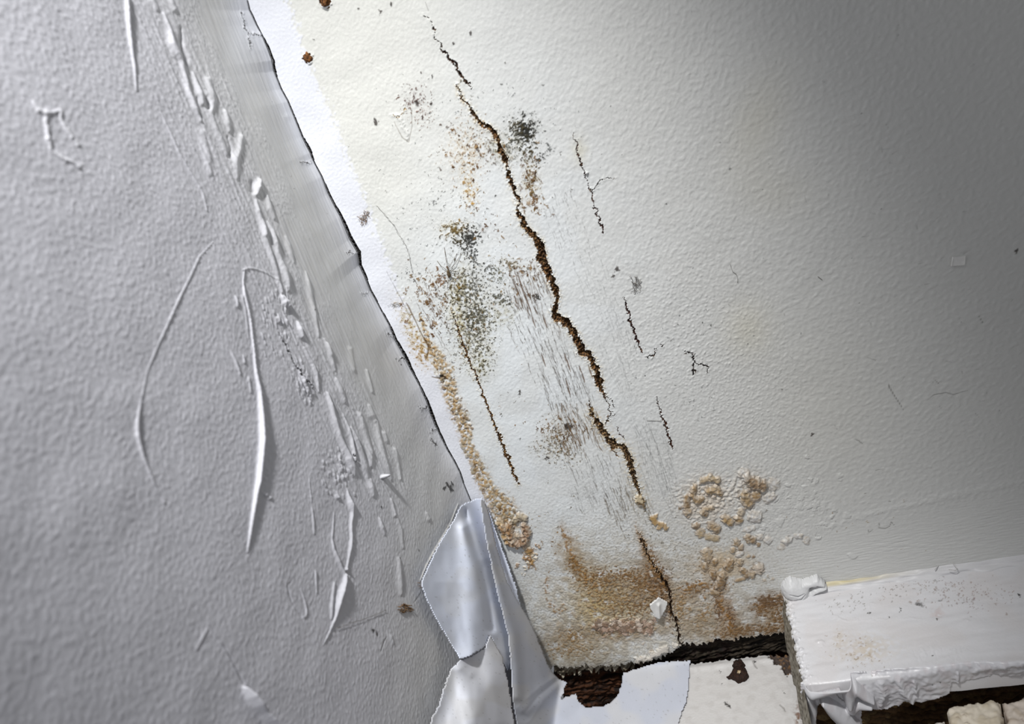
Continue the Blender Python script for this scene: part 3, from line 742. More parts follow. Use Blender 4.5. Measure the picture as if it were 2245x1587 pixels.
R_.crack([(1341,984,3),(1350,990,2),(1352,998,1.5),(1357,1001,1)], .0008, CKD, CKM, CKL, k3)
R_.crack([(1354,940,1.5),(1358,950,1.2),(1363,956,1.4),(1366,964,.6)], .0006, CKD, lin(90, 60, 50), CKM, 0)
for i in range(5):
    R_.dome([(1398 + i * 3 - 4, 1090 + (i % 2) * 6, 5)], .0012, 2.2, lin(206, 190, 160), .8)
R_.dome([(1409, 1104, 9)], .0012, 2.4, lin(120, 100, 72), .8)
k4 = lab('crack', 'straight thin brown crack left of the long jagged one')
R_.crack([(992,682,1),(997,700,1.6),(1004,722,2),(1012,745,2.4),(1020,770,3),(1030,795,2.6),(1040,818,2.4),(1050,840,2.6),(1060,868,2.6),(1070,895,2.8),(1080,920,2.8),(1090,945,3),(1098,965,4),(1106,985,3.4),(1114,1005,4.4),(1120,1022,4),(1128,1042,3),(1138,1064,2)], .0009, CKD, lin(120, 86, 46), lin(170, 128, 70), k4, .0002, 3, .35, (lin(206, 190, 150), .4, 4))
k5 = lab('crack', 'uppermost of the three thin cracks right of the long one')
R_.crack(ZP(1000, 0, 2.993, [(765,875,.5),(790,940,1.1),(795,985,1.4),(815,1050,1.7),(830,1100,1.6),(855,1180,1.2),(870,1220,1.6),(885,1255,1.8),(895,1310,2),(910,1360,1.2),(935,1430,1.4),(955,1480,2.2),(968,1530,1.6)]), .0007, lin(40, 26, 24), lin(84, 54, 46), CKM, k5, .00012)
R_.crack(ZP(1000, 0, 2.993, [(885,1250,1.2),(920,1230,1.2),(940,1190,1),(975,1178,.9),(1045,1165,.4)]), .0006, lin(60, 56, 54), lin(110, 106, 100), CKM, k5, .0002)
k6 = lab('crack', 'middle one of the three thin dark red cracks')
R_.crack(ZP(1000, 450, 2.993, [(1098,605,.7),(1112,650,2.4),(1130,700,2.4),(1145,760,2.6),(1165,820,2.6),(1185,880,2.4),(1205,930,2.4),(1220,970,2)]), .0009, lin(36, 20, 18), lin(76, 40, 32), CKM, k6, .00012)
k7 = lab('crack', 'lowest of the three thin dark red cracks')
R_.crack(ZP(1160, 850, 6.103, [(1700,130,.6),(1750,270,1.4),(1770,360,1.4),(1800,430,.8),(1820,480,1.8),(1845,550,1.8),(1865,640,2.4),(1890,720,3.6),(1920,810,1.6)]), .0009, lin(36, 22, 16), lin(92, 52, 28), CKM, k7, .00012)
k8 = lab('crack', 'small branching black crack in the lumpy paint on the right')
for pts in ([(1495,962,1.6),(1530,970,2.2),(1555,972,2.6),(1560,1040,2.8),(1563,1080,2.6),(1555,1120,2)], [(1560,1040,1.6),(1620,1045,1.8),(1650,1060,1.4),(1650,1100,1.6)], [(1250,1000,2),(1290,985,2.4),(1310,940,1.6)], [(1340,915,1.6),(1360,918,1)]):
    R_.crack(ZP(1000, 450, 2.993, [(p[0], p[1], p[2] * .62) for p in pts]), .0005, lin(30, 26, 26), lin(60, 52, 50), CKM, k8, .00015)
k9 = lab('crack', 'dark crack through the brown stain down to the wall edge')
R_.crack([(1400,1165,.8),(1410,1190,1.4),(1420,1215,2),(1434,1240,2.2),(1446,1256,2.6),(1456,1272,3),(1466,1290,3.2),(1470,1308,3),(1470,1330,2.6),(1472,1345,3),(1482,1358,3.4),(1487,1378,3.6),(1489,1398,3.6),(1492,1412,3)], .0018, CKD, lin(84, 58, 36), CKM, k9, .0005, 5)
k10 = lab('crack', 'fine dark seam crack where the two walls meet')
SW = np.interp(np.arange(len(SEAM)), [0, 5, 6, 7, 8, 9, 14, 15, 17, 18, 25, 26, 28, 30, 34, 36, 38, 41, 45], [.7, 1.6, 3.0, 3.2, 3.2, 1.6, 1.6, 3.0, 2.2, .9, 4.6, 3.2, 2.0, 1.4, 4.2, 1.8, 3.6, 1.6, 1.0])
R_.WX, R_.WY = R_.PX, R_.PY
R_.crack([(p[0] + .8 * w, p[1], w) for p, w in zip(SEAM, SW)], .0016, lin(20, 19, 19), lin(36, 33, 32), lin(60, 56, 52), k10, 0, 3, .35, None, 0)
warp(R_, 1.0, 1.6)
# nail holes
NAILS = [(675, 127, 9.5), (712, 2, 13)]
k11 = lab('broken_paint_rim', 'chipped pale rim around a rusty nail hole')
for x, y, r in NAILS:
    R_.dome([(x + 3, y + 8, r * .9)], .0005, 2.0, lin(232, 232, 234), .9, k11)
    R_.crack([(x, y, r), (x + 3, y + 3, r * .8)], .0018, lin(60, 38, 20), lin(120, 80, 44), lin(170, 130, 80), k11, .0003, 2)

# triangular lifted flake outline beneath the specks on the left
R_.crack(ZP(500, 0, 2.993, [(1075,750,.5),(1110,770,.8),(1150,745,1),(1165,710,1)]), .0002, lin(150, 120, 70), lin(180, 150, 96), CKL, 0, .0003, 2)
R_.hair(ZP(500, 0, 2.993, [(1090,800,.6),(1120,860,.9),(1145,905,1.2),(1185,932,1.3),(1195,890,.8),(1208,830,.8),(1205,720,.9)]), .6, lin(112, 100, 86), .0001)
R_.ridge(ZP(500, 0, 2.993, [(1110,760,4),(1140,800,4),(1165,850,4),(1180,900,3)]), .00035)

# lower edge of the plaster, broken like teeth
EX = [1040,1100,1215,1270,1330,1400,1440,1470,1495,1530,1560,1640,1700,1736]
EY = [1492,1484,1467,1463,1463,1454,1447,1433,1415,1412,1408,1400,1391,1388]
teeth = 1.7 * smp(tile(41, 0.0022, 0.3), U, U * 0 + .01) + 1.0 * smp(tile(42, 0.0010, 0.4), U, V) + 2.0 * smp(tile(43, 0.007, 0.4), U, U * 0)
edge = np.interp(PX, EX, EY) + teeth
R_.ok = (PY < edge) | (PX > 1736) | (V > -0.27)
R_.ok &= (V > -0.285) | (PX < 1738)
near_edge = np.exp(-np.clip(edge - PY, 0, None) / 9.0) * (PX < 1740) * (PX > 1150)
R_.H += -0.0006 * near_edge
R_.mix(np.s_[:], 0.2 * near_edge * sstep(-.4, .8, sp2), lin(186, 178, 160))
for x, y, r in ((1400,1450,9),(1412,1447,8),(1430,1440,9),(1440,1436,8),(1448,1430,9),(1458,1425,8),(1424,1446,6),(1480,1418,7)):
    R_.dome([(x, y - 4, r)], .0011, 2.4, lin(214, 206, 194), .75)
R_.H += -0.004 * (1 - sstep(0, 0.03, np.abs(U - 0.07))) * 0
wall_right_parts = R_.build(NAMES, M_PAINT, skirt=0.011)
wall_right = wall_right_parts[0]
# ------------------------------------------------------------------ left-hand wall
ys = np.concatenate([np.linspace(-0.60, -0.262, 40), np.arange(-0.26, 1e-6, 0.0003)])
ys[-1] = 0.0
zs = np.concatenate([np.arange(-0.335, 0.085, 0.00033), np.linspace(0.09, 0.45, 40)])
L_ = Field(0, 0.0, 1, 2, (1, 0, 0), ys, zs)
warp(L_, 0.8, 1.4)
PX, PY, U, V = L_.PX, L_.PY, L_.U, L_.V
seam_x = np.interp(PY, [p[1] for p in SEAM], [p[0] for p in SEAM])
off = seam_x - PX                                                   # how far left of the corner seam
T_LA = tile(51, 0.0022, 0.60, 1.2, 40); T_LB = tile(52, 0.0012, 0.5, 1.2, 40)
T_LS = tile(53, 0.0011, 0.5, 12.0, 88); T_LS2 = tile(54, 0.0030, 0.45, 7.0, 86)
la = smp(T_LA, U, V); lb = smp(T_LB, U, V)
brush = 1 - sstep(60, 150, off + 25 * smp(T_BIG, U, V) - 30 * sstep(300, 900, PY))
brush *= 1 - 0.8 * sstep(700, 1000, PY)
mid = np.exp(-((off - 190) / 90) ** 2)
L_.H += (1 - brush) * (0.000042 * np.clip(la, -0.4, 1.8) + 0.000016 * np.clip(lb, -1, 1.6))
L_.H += brush * (0.000008 * smp(T_LS, U, V) + 0.00003 * smp(T_LS2, U, V))
L_.H += mid * sstep(-50, 100, PY) * (1 - sstep(1000, 1200, PY)) * (0.00009 * np.clip(smp(T_LS2, U + 0.03, V), -0.8, 2.2))
L_.H += 0.00008 * smp(T_BIG, U, V) * sstep(0, 40, off)
L_.H += (seam_shift(V) - .004) * np.exp(U / 0.015) + .004 * np.exp(U / .007)
L_.C[:] = lin(204, 204, 211)
greenish = np.exp(-((off - 60) / 120) ** 2)
L_.mix(np.s_[:], 0.6 * greenish, lin(202, 203, 200))
L_.mix(np.s_[:], 0.4 * brush * sstep(-1, 1, smp(T_LS, U, V)), lin(194, 192, 187))
edge_white = np.exp(-np.clip(off, 0, None) / 14.0) + 0.9 * np.exp(-((PX - 535) / 40) ** 2 - ((PY - 60) / 120) ** 2)
L_.mix(np.s_[:], 0.9 * np.clip(edge_white, 0, 1) * (1 - 0.5 * sstep(200, 500, PY)), lin(232, 234, 240))
L_.R[:] = 0.40
LN = {0: ('wall_left', None, dict(kind='structure', label='grey-white painted left-hand wall with trowel ridges, coming forward from the corner', category='wall'))}
def llab(name, label=None):
    k = len(LN)
    LN[k] = (name, 0, dict(label=label) if label else {})
    return k
def RG(pts, h, skew=0.0, soft=1.0, name=None, label=None):
    L_.ridge([(q[0], q[1], q[2] * (.72 if name and h < .0025 else 1.0)) for q in pts], h * .7, soft, skew, False)
    if name:
        k = llab(name, label)
        sl, d, w, sd, sp = L_.near(pts, max(p[2] for p in pts) + 4, False)
        L_.L[sl] = np.where(d < w * 1.25, k, L_.L[sl])
# long trowel lines
RG([(468,530,1.2),(438,563,2),(401,640,2.4),(374,697,2.6),(347,757,2),(324,814,1.8),(309,877,2),(301,924,4),(302,954,5.4),(314,998,4),(334,1048,2.4),(350,1085,1.2)], .0009, .3, name='paint_ridge', label='long curved trowel ridge farthest from the corner')
RG([(536,590,1.2),(533,617,1.5),(535,644,2.2),(548,697,1.8),(556,764,2),(561,817,2.4),(568,857,3.4),(572,914,4.6),(573,964,5),(568,1024,4.8),(565,1058,4.4),(561,1077,3.8),(553,1130,3),(548,1170,2.4),(543,1210,1.2)], .0024, .35, name='paint_ridge', label='tall straight trowel ridge down the middle of the left wall')
RG([(532,592,1.4),(545,588,2.2),(560,590,1.8),(581,597,1.4),(608,613,1.6)], .0004)
RG([(463,1376,.8),(494,1421,1.2),(525,1478,1.4),(536,1500,1.5)], -.0005)
RG([(461,1378,1.2),(490,1422,1.4),(520,1478,1.4)], .0003)
RG([(536,1508,4),(548,1525,7),(562,1545,7.5),(575,1562,6),(590,1578,7),(604,1592,7),(625,1615,5)], .0044, .3, name='paint_ridge', label='thick paint ridge running off the lower edge of the picture')
RG([(455,1378,3),(443,1400,4),(431,1424,2)], .0004)
RG([(642,1272,.6),(631,1284,1),(634,1300,1.2),(641,1321,1.3),(652,1338,1.3),(663,1354,1.4)], -.0004)
RG([(663,1354,1.4),(670,1352,1.8),(673,1344,1.8),(671,1325,1.6),(665,1304,1.6),(660,1290,1)], .00045)
# split flap of paint low on the wall
RG([(761,1078,2),(766,1096,5),(770,1108,6.5),(772,1122,4),(769,1151,3.2),(770,1181,3.4),(768,1200,4),(764,1222,2.6),(759,1250,2.4)], .0020, .4, name='paint_ridge', label='split flap of lifted paint, upper branch')
RG([(734,1126,.8),(731,1160,1.2),(728,1180,1.4),(731,1203,2.2),(740,1224,3.2),(748,1244,2.6),(756,1259,3)], .0010, .4)
RG([(757,1262,3.4),(755,1277,5),(748,1298,6.4),(741,1325,5.4),(736,1352,3),(723,1385,1.6),(708,1415,.8)], .0024, .4, name='paint_ridge', label='split flap of lifted paint, lower stem')
RG([(733,1278,2.6),(730,1300,3),(727,1330,3.4),(726,1357,2)], .0007)
RG([(738,1080,3),(741,1090,5)], .0010); RG([(757,1249,3.5)], .0010)
# upper smeared filler ridges
for pts, h in (([(359,30,3),(372,64,5),(378,95,8),(388,116,8),(396,130,6),(404,160,4.5),(414,200,5),(428,236,5),(441,264,3)], .0018), ([(424,160,3),(432,186,5),(438,203,7),(444,227,4)], .0016),
               ([(458,174,7),(464,200,9),(468,222,8),(463,250,4),(473,276,5),(484,301,6),(494,326,6),(498,340,3)], .0012), ([(494,244,4),(500,268,6),(504,287,3)], .0012), ([(530,300,6),(526,330,7),(517,354,8),(520,390,4)], .0011),
               ([(570,396,5),(567,410,7),(564,425,4)], .0020), ([(562,440,3),(566,460,5),(574,490,5),(580,515,4)], .0012), ([(585,430,4),(593,456,5),(603,478,3)], .0012), ([(640,250,9)], .0002),
               ([(351,240,1.2),(362,265,2),(371,284,2.4),(391,331,2),(418,377,2.2),(444,421,2.4),(454,461,1.6)], .0004), ([(278,-10,4),(280,20,4.5),(283,60,4),(288,100,3.4),(295,150,2),(299,200,1.2)], .0012),
               ([(335,0,8),(345,20,5)], .0008), ([(375,0,6),(384,20,6)], .0008), ([(445,290,7),(455,340,8),(462,380,6)], .0006), ([(620,1400,3)], .0001)):
    RG(pts, h, .2)
for pts, h in (([(397,62,4),(401,100,6),(408,130,7),(410,142,4)], -.0012), ([(443,262,3),(438,250,5),(432,215,3)], -.0006), ([(505,338,6),(508,325,4),(500,300,3)], -.0009), ([(553,400,6),(556,420,6)], -.0007), ([(452,215,4),(458,236,5)], -.0007), ([(634,677,4),(637,686,5)], -.001)):
    RG(pts, h)
# bulged ridge at mid height
for pts, h, nm in (([(576,482,3),(580,500,6),(583,525,6),(592,552,6),(600,580,5),(608,605,4),(618,640,3)], .0012, 0), ([(588,486,2),(598,506,5),(604,530,6),(610,556,5),(616,572,5),(624,592,7),(629,612,6),(633,636,3)], .0017, 0),
                   ([(621,652,6),(626,662,10),(631,672,7)], .0022, 1), ([(653,706,3),(657,722,6),(662,738,5)], .0020, 1), ([(628,520,3),(634,536,6),(640,556,6),(645,574,3)], .0008, 0),
                   ([(672,596,2),(676,615,5),(682,645,6),(688,672,5),(694,705,4),(699,738,2)], .0010, 0), ([(712,744,3),(719,760,5),(727,776,4)], .0010, 0), ([(516,650,2),(519,660,3),(520,672,2)], .0008, 0), ([(531,650,3),(538,680,2.4),(545,740,2)], .0004, 0),
                   ([(611,690,2),(612,706,2.4)], .0006, 0), ([(624,692,1.4),(640,725,1.4),(652,755,1.4)], .0004, 0), ([(505,770,1),(515,790,2.4),(526,820,1.8)], .0007, 0), ([(533,780,1.6),(536,795,2)], .0006, 0), ([(545,828,2),(550,860,1.6)], .0005, 0),
                   ([(667,762,2.4),(676,780,3),(686,797,3),(692,815,4),(696,838,3.4),(699,858,2)], .0011, 0), ([(658,815,3),(664,832,4),(672,850,3),(682,866,3)], .0009, 0), ([(717,752,2.4),(724,775,4),(730,795,4),(735,812,2)], .0010, 0),
                   ([(718,862,4),(724,885,6),(734,925,7),(746,962,7),(762,997,8),(772,1022,7),(778,1042,3)], .0018, 1), ([(738,884,1.2),(752,908,2),(762,935,3),(770,962,3.4),(774,985,5),(777,1010,4)], .0014, 1), ([(738,832,4),(746,852,7),(755,880,5)], .0012, 0),
                   ([(769,938,4),(780,962,7),(790,990,7),(800,1022,8),(806,1045,4)], .0016, 0), ([(789,908,5),(796,935,6),(806,965,6),(813,990,7),(813,1022,4)], .0012, 0), ([(826,925,5),(832,960,6),(841,1000,6),(850,1030,5),(857,1050,3)], .0011, 0),
                   ([(843,950,5),(848,966,4)], .0010, 0), ([(806,812,3),(812,836,4),(818,858,3)], .0008, 0), ([(811,890,5),(817,910,8),(822,922,4)], .0013, 0), ([(866,985,4),(874,1020,4),(878,1050,3)], .0008, 0), ([(770,765,6),(778,810,6)], .0005, 0),
                   ([(811,1052,5),(815,1068,7),(818,1086,4)], .0014, 0), ([(833,1138,3),(838,1155,4.5),(843,1172,2)], .0010, 0), ([(858,1095,3),(866,1130,3)], .0007, 0), ([(936,1126,4),(941,1138,5)], .0009, 0), ([(866,1120,3),(880,1160,4),(884,1200,3)], .0005, 0),
                   ([(874,1225,4),(876,1250,6),(879,1285,7),(880,1302,4)], .0012, 0), ([(684,1112,1.2),(687,1140,2),(689,1170,1.4)], .0005, 0), ([(692,1252,1.6),(695,1298,1.2)], .0005, 0), ([(678,1050,1),(683,1100,1.2)], .0003, 0),
                   ([(582,1084,3.5)], .0009, 0), ([(591,1091,4)], .0008, 0), ([(857,1395,5),(862,1410,4)], .0005, 0), ([(360,1100,3)], .0004, 0)):
    RG(pts, h, .25, name='paint_ridge' if nm else None, label=('lump of filler standing out beside the brushed strip' if nm and len(pts) < 4 and h >= .002 else None))
for i in range(80):
    x = random.gauss(742, 16); y = random.gauss(1035, 28)
    RG([(x, y, random.uniform(1.5, 3.5)), (x + 2, y + 5, 2)], random.uniform(.0002, .0005))
for i in range(50):
    x = random.gauss(668, 14); y = random.gauss(838, 22)
    RG([(x, y, random.uniform(1.2, 2.4)), (x + 3, y + 9, 1.2)], random.uniform(.0002, .0005))
for i in range(70):
    x = random.gauss(610, 22); y = random.gauss(700, 40)
    RG([(x, y, random.uniform(1, 2.4)), (x + 3, y + 10, 1.2)], random.uniform(.0002, .0005))
RG([(839, 1045, 5)], .0050, 0, 0, 'paint_bead', 'hard white paint bead on the left wall')
# faint blurred marks at the far left
for pts in (ZP(0, 0, 2.993, [(210,660,10),(250,720,12),(290,760,12),(310,840,12),(310,920,12),(330,970,10)]), ZP(0, 0, 2.993, [(290,740,10),(390,730,10),(400,790,10),(450,860,12),(510,960,10)]), ZP(0, 0, 2.993, [(330,980,8),(420,1040,10),(520,1090,14)])):
    L_.ridge([(p[0], p[1], p[2] / 2.993 * 1.2) for p in pts], .00035); sl, d, w, sd, sp = L_.near([(p[0], p[1], p[2] / 2.993) for p in pts], 16); L_.mix(sl, .6 * np.exp(-(d / (w * 1.3)) ** 2), lin(232, 232, 238))
# fine cracks
def LC(pts, depth=.0006, name=None, label=None, dark=(36, 34, 34), mid=(96, 92, 90)):
    k = llab(name, label) if name else 0
    L_.crack(pts, depth, lin(*dark), lin(*mid), lin(150, 146, 142), k, .0002, 2.5)
LC([(609,728,.6),(618,742,1),(628,758,1.2),(631,766,1.4),(640,786,1),(647,803,1),(658,813,1.8),(664,826,1),(671,834,.8),(680,844,.8),(686,852,.6)], .0006, 'crack', 'beaded dark crack in the left wall below the filler lump', (40, 40, 40), (120, 118, 116))
LC(ZP(340, 0, 3.967, [(782,90,.5),(790,150,.8),(810,215,.8),(835,290,.6),(850,350,.8),(858,405,.5)]), .0004)
LC([(776,995,.6),(779,1006,.9),(777,1012,.8)], .0003)
for pts in ([(776,548,.5),(768,551,.6),(783,553,1.2)], [(600,73,.3),(563,72,.3)], ZP(340,0,3.967,[(855,272,.5),(885,292,.7),(925,288,.9)]), [(666,352,.5),(680,352,.9),(690,351,.7)], ZP(860,640,3.78,[(75,552,.5),(95,545,1),(108,552,1.4)]), ZP(860,640,3.78,[(250,968,.6),(270,955,.9),(300,962,1.2)]), ZP(860,640,3.78,[(335,1155,.6),(355,1140,1),(375,1150,1)]),
            ZP(860,640,3.78,[(340,1210,1),(365,1250,2),(380,1270,1.4)]), [(855,730,.6),(866,735,1)], [(803,640,.5),(816,640,1)]):
    LC(pts, .0003)
for x, y, r in ((819,1382,3.2),(826,1389,3),(877,1225,1.4),(837,1112,2.4),(919,1205,2.2),(984,1062,4),(990,1070,5),(978,1070,3),(996,1074,3),(992,1060,3),(515,434,2),(877,785,1.5),(885,800,1.5),(690,680,1),(925,860,1.5),(922,890,1.6),(450,195,1.2)):
    L_.dot(x, y, r, 0, lin(38, 36, 36), .95, 1.5)
L_.hair(ZP(600, 1050, 3.967, [(985,1370,.6),(965,1400,1),(930,1495,.8)]), .7, lin(90, 88, 88), .0002)
L_.hair(ZP(600, 1050, 3.967, [(1280,985,.6),(1250,1035,.9),(1210,1085,.6)]), .7, lin(96, 90, 84), .0001)
for i in range(60):
    x = random.uniform(560, 980); y = random.uniform(200, 1100)
    L_.dot(x, y, random.uniform(.5, 1.1), 0, lin(90, 86, 84), .6)
# torn edge of the wall paper above the loose sheets
TORN = [(1008, 1104, 1.2), (990, 1145, 1.4), (972, 1175, 1.6), (950, 1212, 1.8), (935, 1240, 1.6), (922, 1272, 1.2)]
RG(TORN, .0007)
sl, d, w, sd, sp = L_.near(TORN, 8); L_.mix(sl, .9 * np.exp(-(d / (w * .8)) ** 2), lin(226, 222, 212))
#L_.ok = ~(in_poly(PX, PY, [(1018, 1125), (960, 1260), (1000, 1400), (1030, 1440), (985, 1700), (1300, 1700), (1200, 1450)]) & (V < -0.19))
wall_left_parts = L_.build(LN, M_PAINT, skirt=0.011)
wall_left = wall_left_parts[0]
# ------------------------------------------------------------------ painted ledge on the right
ZL = -0.271
ledge = empty('painted_ledge', (0.21, -0.028, ZL - 0.012), 'white gloss-painted wooden ledge with peeling front edge, fixed along the foot of the right-hand wall', 'ledge')
xs_ = np.concatenate([np.arange(0.128, 0.262, 0.0004), np.linspace(0.2635, 0.50, 60)])
LG = Field(2, ZL, 0, 1, (0, 0, 1), xs_, np.arange(-0.0555, 0.0015, 0.0004))
warp(LG, 1.0, 1.5)
T_E = tile(61, 0.0030, 0.4); T_E2 = tile(62, 0.0012, 0.4); T_F = tile(63, 0.006, 0.5, 3.0, 8); T_F2 = tile(64, 0.0011, 0.4, 2.0, 100)
U, V, PX, PY = LG.U, LG.V, LG.PX, LG.PY
endx = 0.1360 + 0.0006 * smp(T_E, V * 0 + .01, V) + 0.0003 * smp(T_E2, V * 0 + .02, V)
LG.ok = U > endx
LG.H += 0.00010 * smp(T_F, U, V) + 0.00002 * smp(T_F2, U, V)
LG.H += -0.0009 * np.exp(-np.clip(U - endx, 0, None) / 0.0010) + 0.0006 * np.exp(-((U - endx - 0.0022) / 0.0012) ** 2) * np.clip(smp(T_E, U, V), -0.2, 1.8)
LG.H += -0.0012 * np.exp(-np.clip(V + 0.0555, 0, None) / 0.0012)
LG.C[:] = lin(218, 217, 219)
LG.mix(np.s_[:], 0.35 * sstep(-.5, 1, smp(T_BIG, U, V)), lin(212, 206, 204))
LG.R[:] = 0.36
for pts, h in ((ZP(1700, 1180, 3.899, [(500,655,2),(540,690,3),(600,705,2.4),(700,700,2),(850,700,2),(1000,690,1.4)]), .0004), (ZP(1700,1180,3.899,[(1080,690,1),(1180,682,2),(1240,690,1)]), .0003),
               (ZP(1700,1180,3.899,[(800,590,1),(830,560,1.6),(880,555,1.4),(910,570,1)]), .0003), (ZP(1700,1180,3.899,[(370,885,5),(395,895,6)]), .0009), (ZP(1700,1180,3.899,[(1590,700,1),(1640,700,1.6),(1660,710,1)]), .0003), (ZP(1700,1180,3.899,[(660,590,2),(650,640,2),(630,660,1)]), .0003)):
    LG.ridge(pts, h)
for pts in (ZP(1700,1180,3.899,[(1210,550,2),(1235,560,4),(1262,568,2)]), ZP(1700,1180,3.899,[(1395,530,1.4),(1415,530,2.2)])):
    LG.ridge(pts, -.0010); sl, d, w, sd, sp = LG.near(pts, 6); LG.mix(sl, .8 * np.exp(-(d / w) ** 2), lin(70, 64, 62))
for cx, cy, rx, ry, n, pal in ((1990, 1290, 110, 26, 120, ((120, 112, 106), (150, 132, 120))), (2120, 1300, 90, 30, 160, ((150, 132, 128), (160, 140, 130))), (1870, 1420, 60, 34, 60, ((160, 136, 104), (140, 112, 90))), (1850, 1330, 50, 20, 40, ((140, 134, 126),)), (1910, 1450, 60, 20, 30, ((150, 136, 124),))):
    for i in range(n):
        x = random.gauss(cx, rx * .6); y = random.gauss(cy, ry * .6)
        LG.dot(x, y, random.uniform(.7, 1.8), -0.00006, lin(*random.choice(pal)), .65, 1.3)
for x, y, r in ((1902,1341,2.2),(1909,1342,2.6),(1973,1338,2),(2055,1358,2.4),(1951,1351,1.8),(1978,1279,1.6),(1840,1302,1.6),(2236,1304,3),(2044,1436,1.2),(1839,1387,1.5)):
    LG.dot(x, y, r, 0, lin(44, 38, 36), .95, 1.1)
for x, y, rx, ry, a in ((1905, 1415, 60, 24, .35), (1840, 1400, 12, 22, .35), (2055, 1345, 14, 12, .45), (1900, 1425, 20, 16, .3), (1890, 1440, 60, 14, .25)):
    LG.blob(x, y, rx, ry, 0, a, lin(194, 176, 146) if x != 2055 else lin(190, 164, 158), T_ST2, -1, .6)
for i in range(40):
    x = random.uniform(2000, 2110); y = 1430 + random.uniform(-28, 24); LG.ridge([(x, y, 1.2), (x + 8, y + 22, 1)], random.choice((-1, 1)) * .00012)
sl, d, w, sd, sp = LG.near([(1722, 1306, 6), (1745, 1440, 5), (1770, 1560, 5)], 14); LG.mix(sl, .5 * np.exp(-(d / w) ** 2) * sstep(-.6, 1, smp(T_ST2, U[sl], V[sl])), lin(176, 170, 152))
lo = LG.build({0: ('board', None, {})}, M_GLOSS, skirt=0.011)[0]
attach(lo, ledge)
# end grain strip seen between ledge and lower board
bm = bmesh.new()
for i in range(40):
    y = -0.0005 - 0.075 * i / 39
    w = 0.0006 * math.sin(i * 1.9) + 0.0005 * math.sin(i * 0.7)
    for x, z in ((0.1362, ZL - .001), (0.1345 + w, ZL - .006), (0.1328 + w, ZL - .014), (0.1318 + w, ZL - .026)):
        bm.verts.new((x, y, z))
bm.verts.ensure_lookup_table()
for i in range(39):
    for k in range(3):
        a = i * 4 + k; bm.faces.new([bm.verts[v] for v in (a, a + 1, a + 5, a + 4)])
attach(bm_obj('grimy_end', bm, plain_mat('grimy_paint', (92, 84, 70), (160, 154, 140), 500, .6, .3, bump=.4)), ledge)['label'] = 'grimy grey end of the ledge beside the lower board'
# caulk along the wall
T_CK = tile(65, 0.004, 0.5, 4.0, 0)
M_CAULK = surf_mat('caulk', 0.42, 0.4, 0.02, 1500, 0.1, 900)
nx, nk = 420, 14
X = np.concatenate([np.linspace(0.1405, 0.262, 380), np.linspace(0.264, 0.5, 40)])
th = np.linspace(-0.15, math.pi / 2 + 0.15, nk)
XX, TH = np.meshgrid(X, th)
rr = (0.0036 + 0.0004 * smp(T_CK, XX, TH * 0.004) + 0.0002 * np.sin(XX * 130)) * (1 - 0.25 * np.sin(2 * TH))
Yc = -rr * np.cos(TH); Zc = ZL + 0.85 * rr * np.sin(TH) - 0.0002
Vv = np.stack([XX, Yc, Zc], -1).reshape(-1, 3)
idx = np.arange(nx * nk).reshape(nk, nx)
Q = np.stack([idx[:-1, :-1], idx[:-1, 1:], idx[1:, 1:], idx[1:, :-1]], -1).reshape(-1, 4)
Cc = np.tile(lin(212, 211, 212), (nx * nk, 1)).reshape(nk, nx, 3)
yl = np.exp(-((XX - 0.163) / 0.02) ** 2) * sstep(0.7, 1.3, TH)
Cc = Cc * (1 - .7 * yl[..., None]) + lin(206, 190, 130) * .7 * yl[..., None]
o = mesh_obj('caulk_bead', Vv, Q, M_CAULK, None, Cc.reshape(-1, 3)); attach(o, ledge); o['label'] = 'yellowed caulk bead between ledge and wall'
CK = Field(1, -0.0006, 0, 2, (0, -1, 0), np.arange(0.128, 0.165, 0.0003), np.arange(-0.276, -0.25, 0.0003))
warp(CK, .2, .5)
CK.H -= 0.001
for pts, h in (([(1735, 1288, 24), (1752, 1292, 24)], .0062), ([(1765, 1276, 8), (1790, 1270, 10), (1803, 1274, 5)], .0040), ([(1770, 1300, 6), (1785, 1288, 8), (1808, 1279, 4)], .0042)):
    CK.dome(pts, h, 2.0)
for pts in ([(1728, 1287, 1.2), (1745, 1289, 1.6), (1758, 1286, 1)], [(1738, 1298, 1), (1752, 1296, 1.6), (1762, 1288, 1)], [(1726, 1305, 2), (1740, 1306, 2.4), (1752, 1303, 1)]):
    CK.ridge(pts, -.0010)
CK.C[:] = lin(214, 214, 214); CK.ok = CK.H > 0
o = CK.build({0: ('caulk_blob', None, {})}, M_CAULK, skirt=0.002)[0]; attach(o, ledge); o['label'] = 'smeared round blob of caulk at the left end of the ledge'

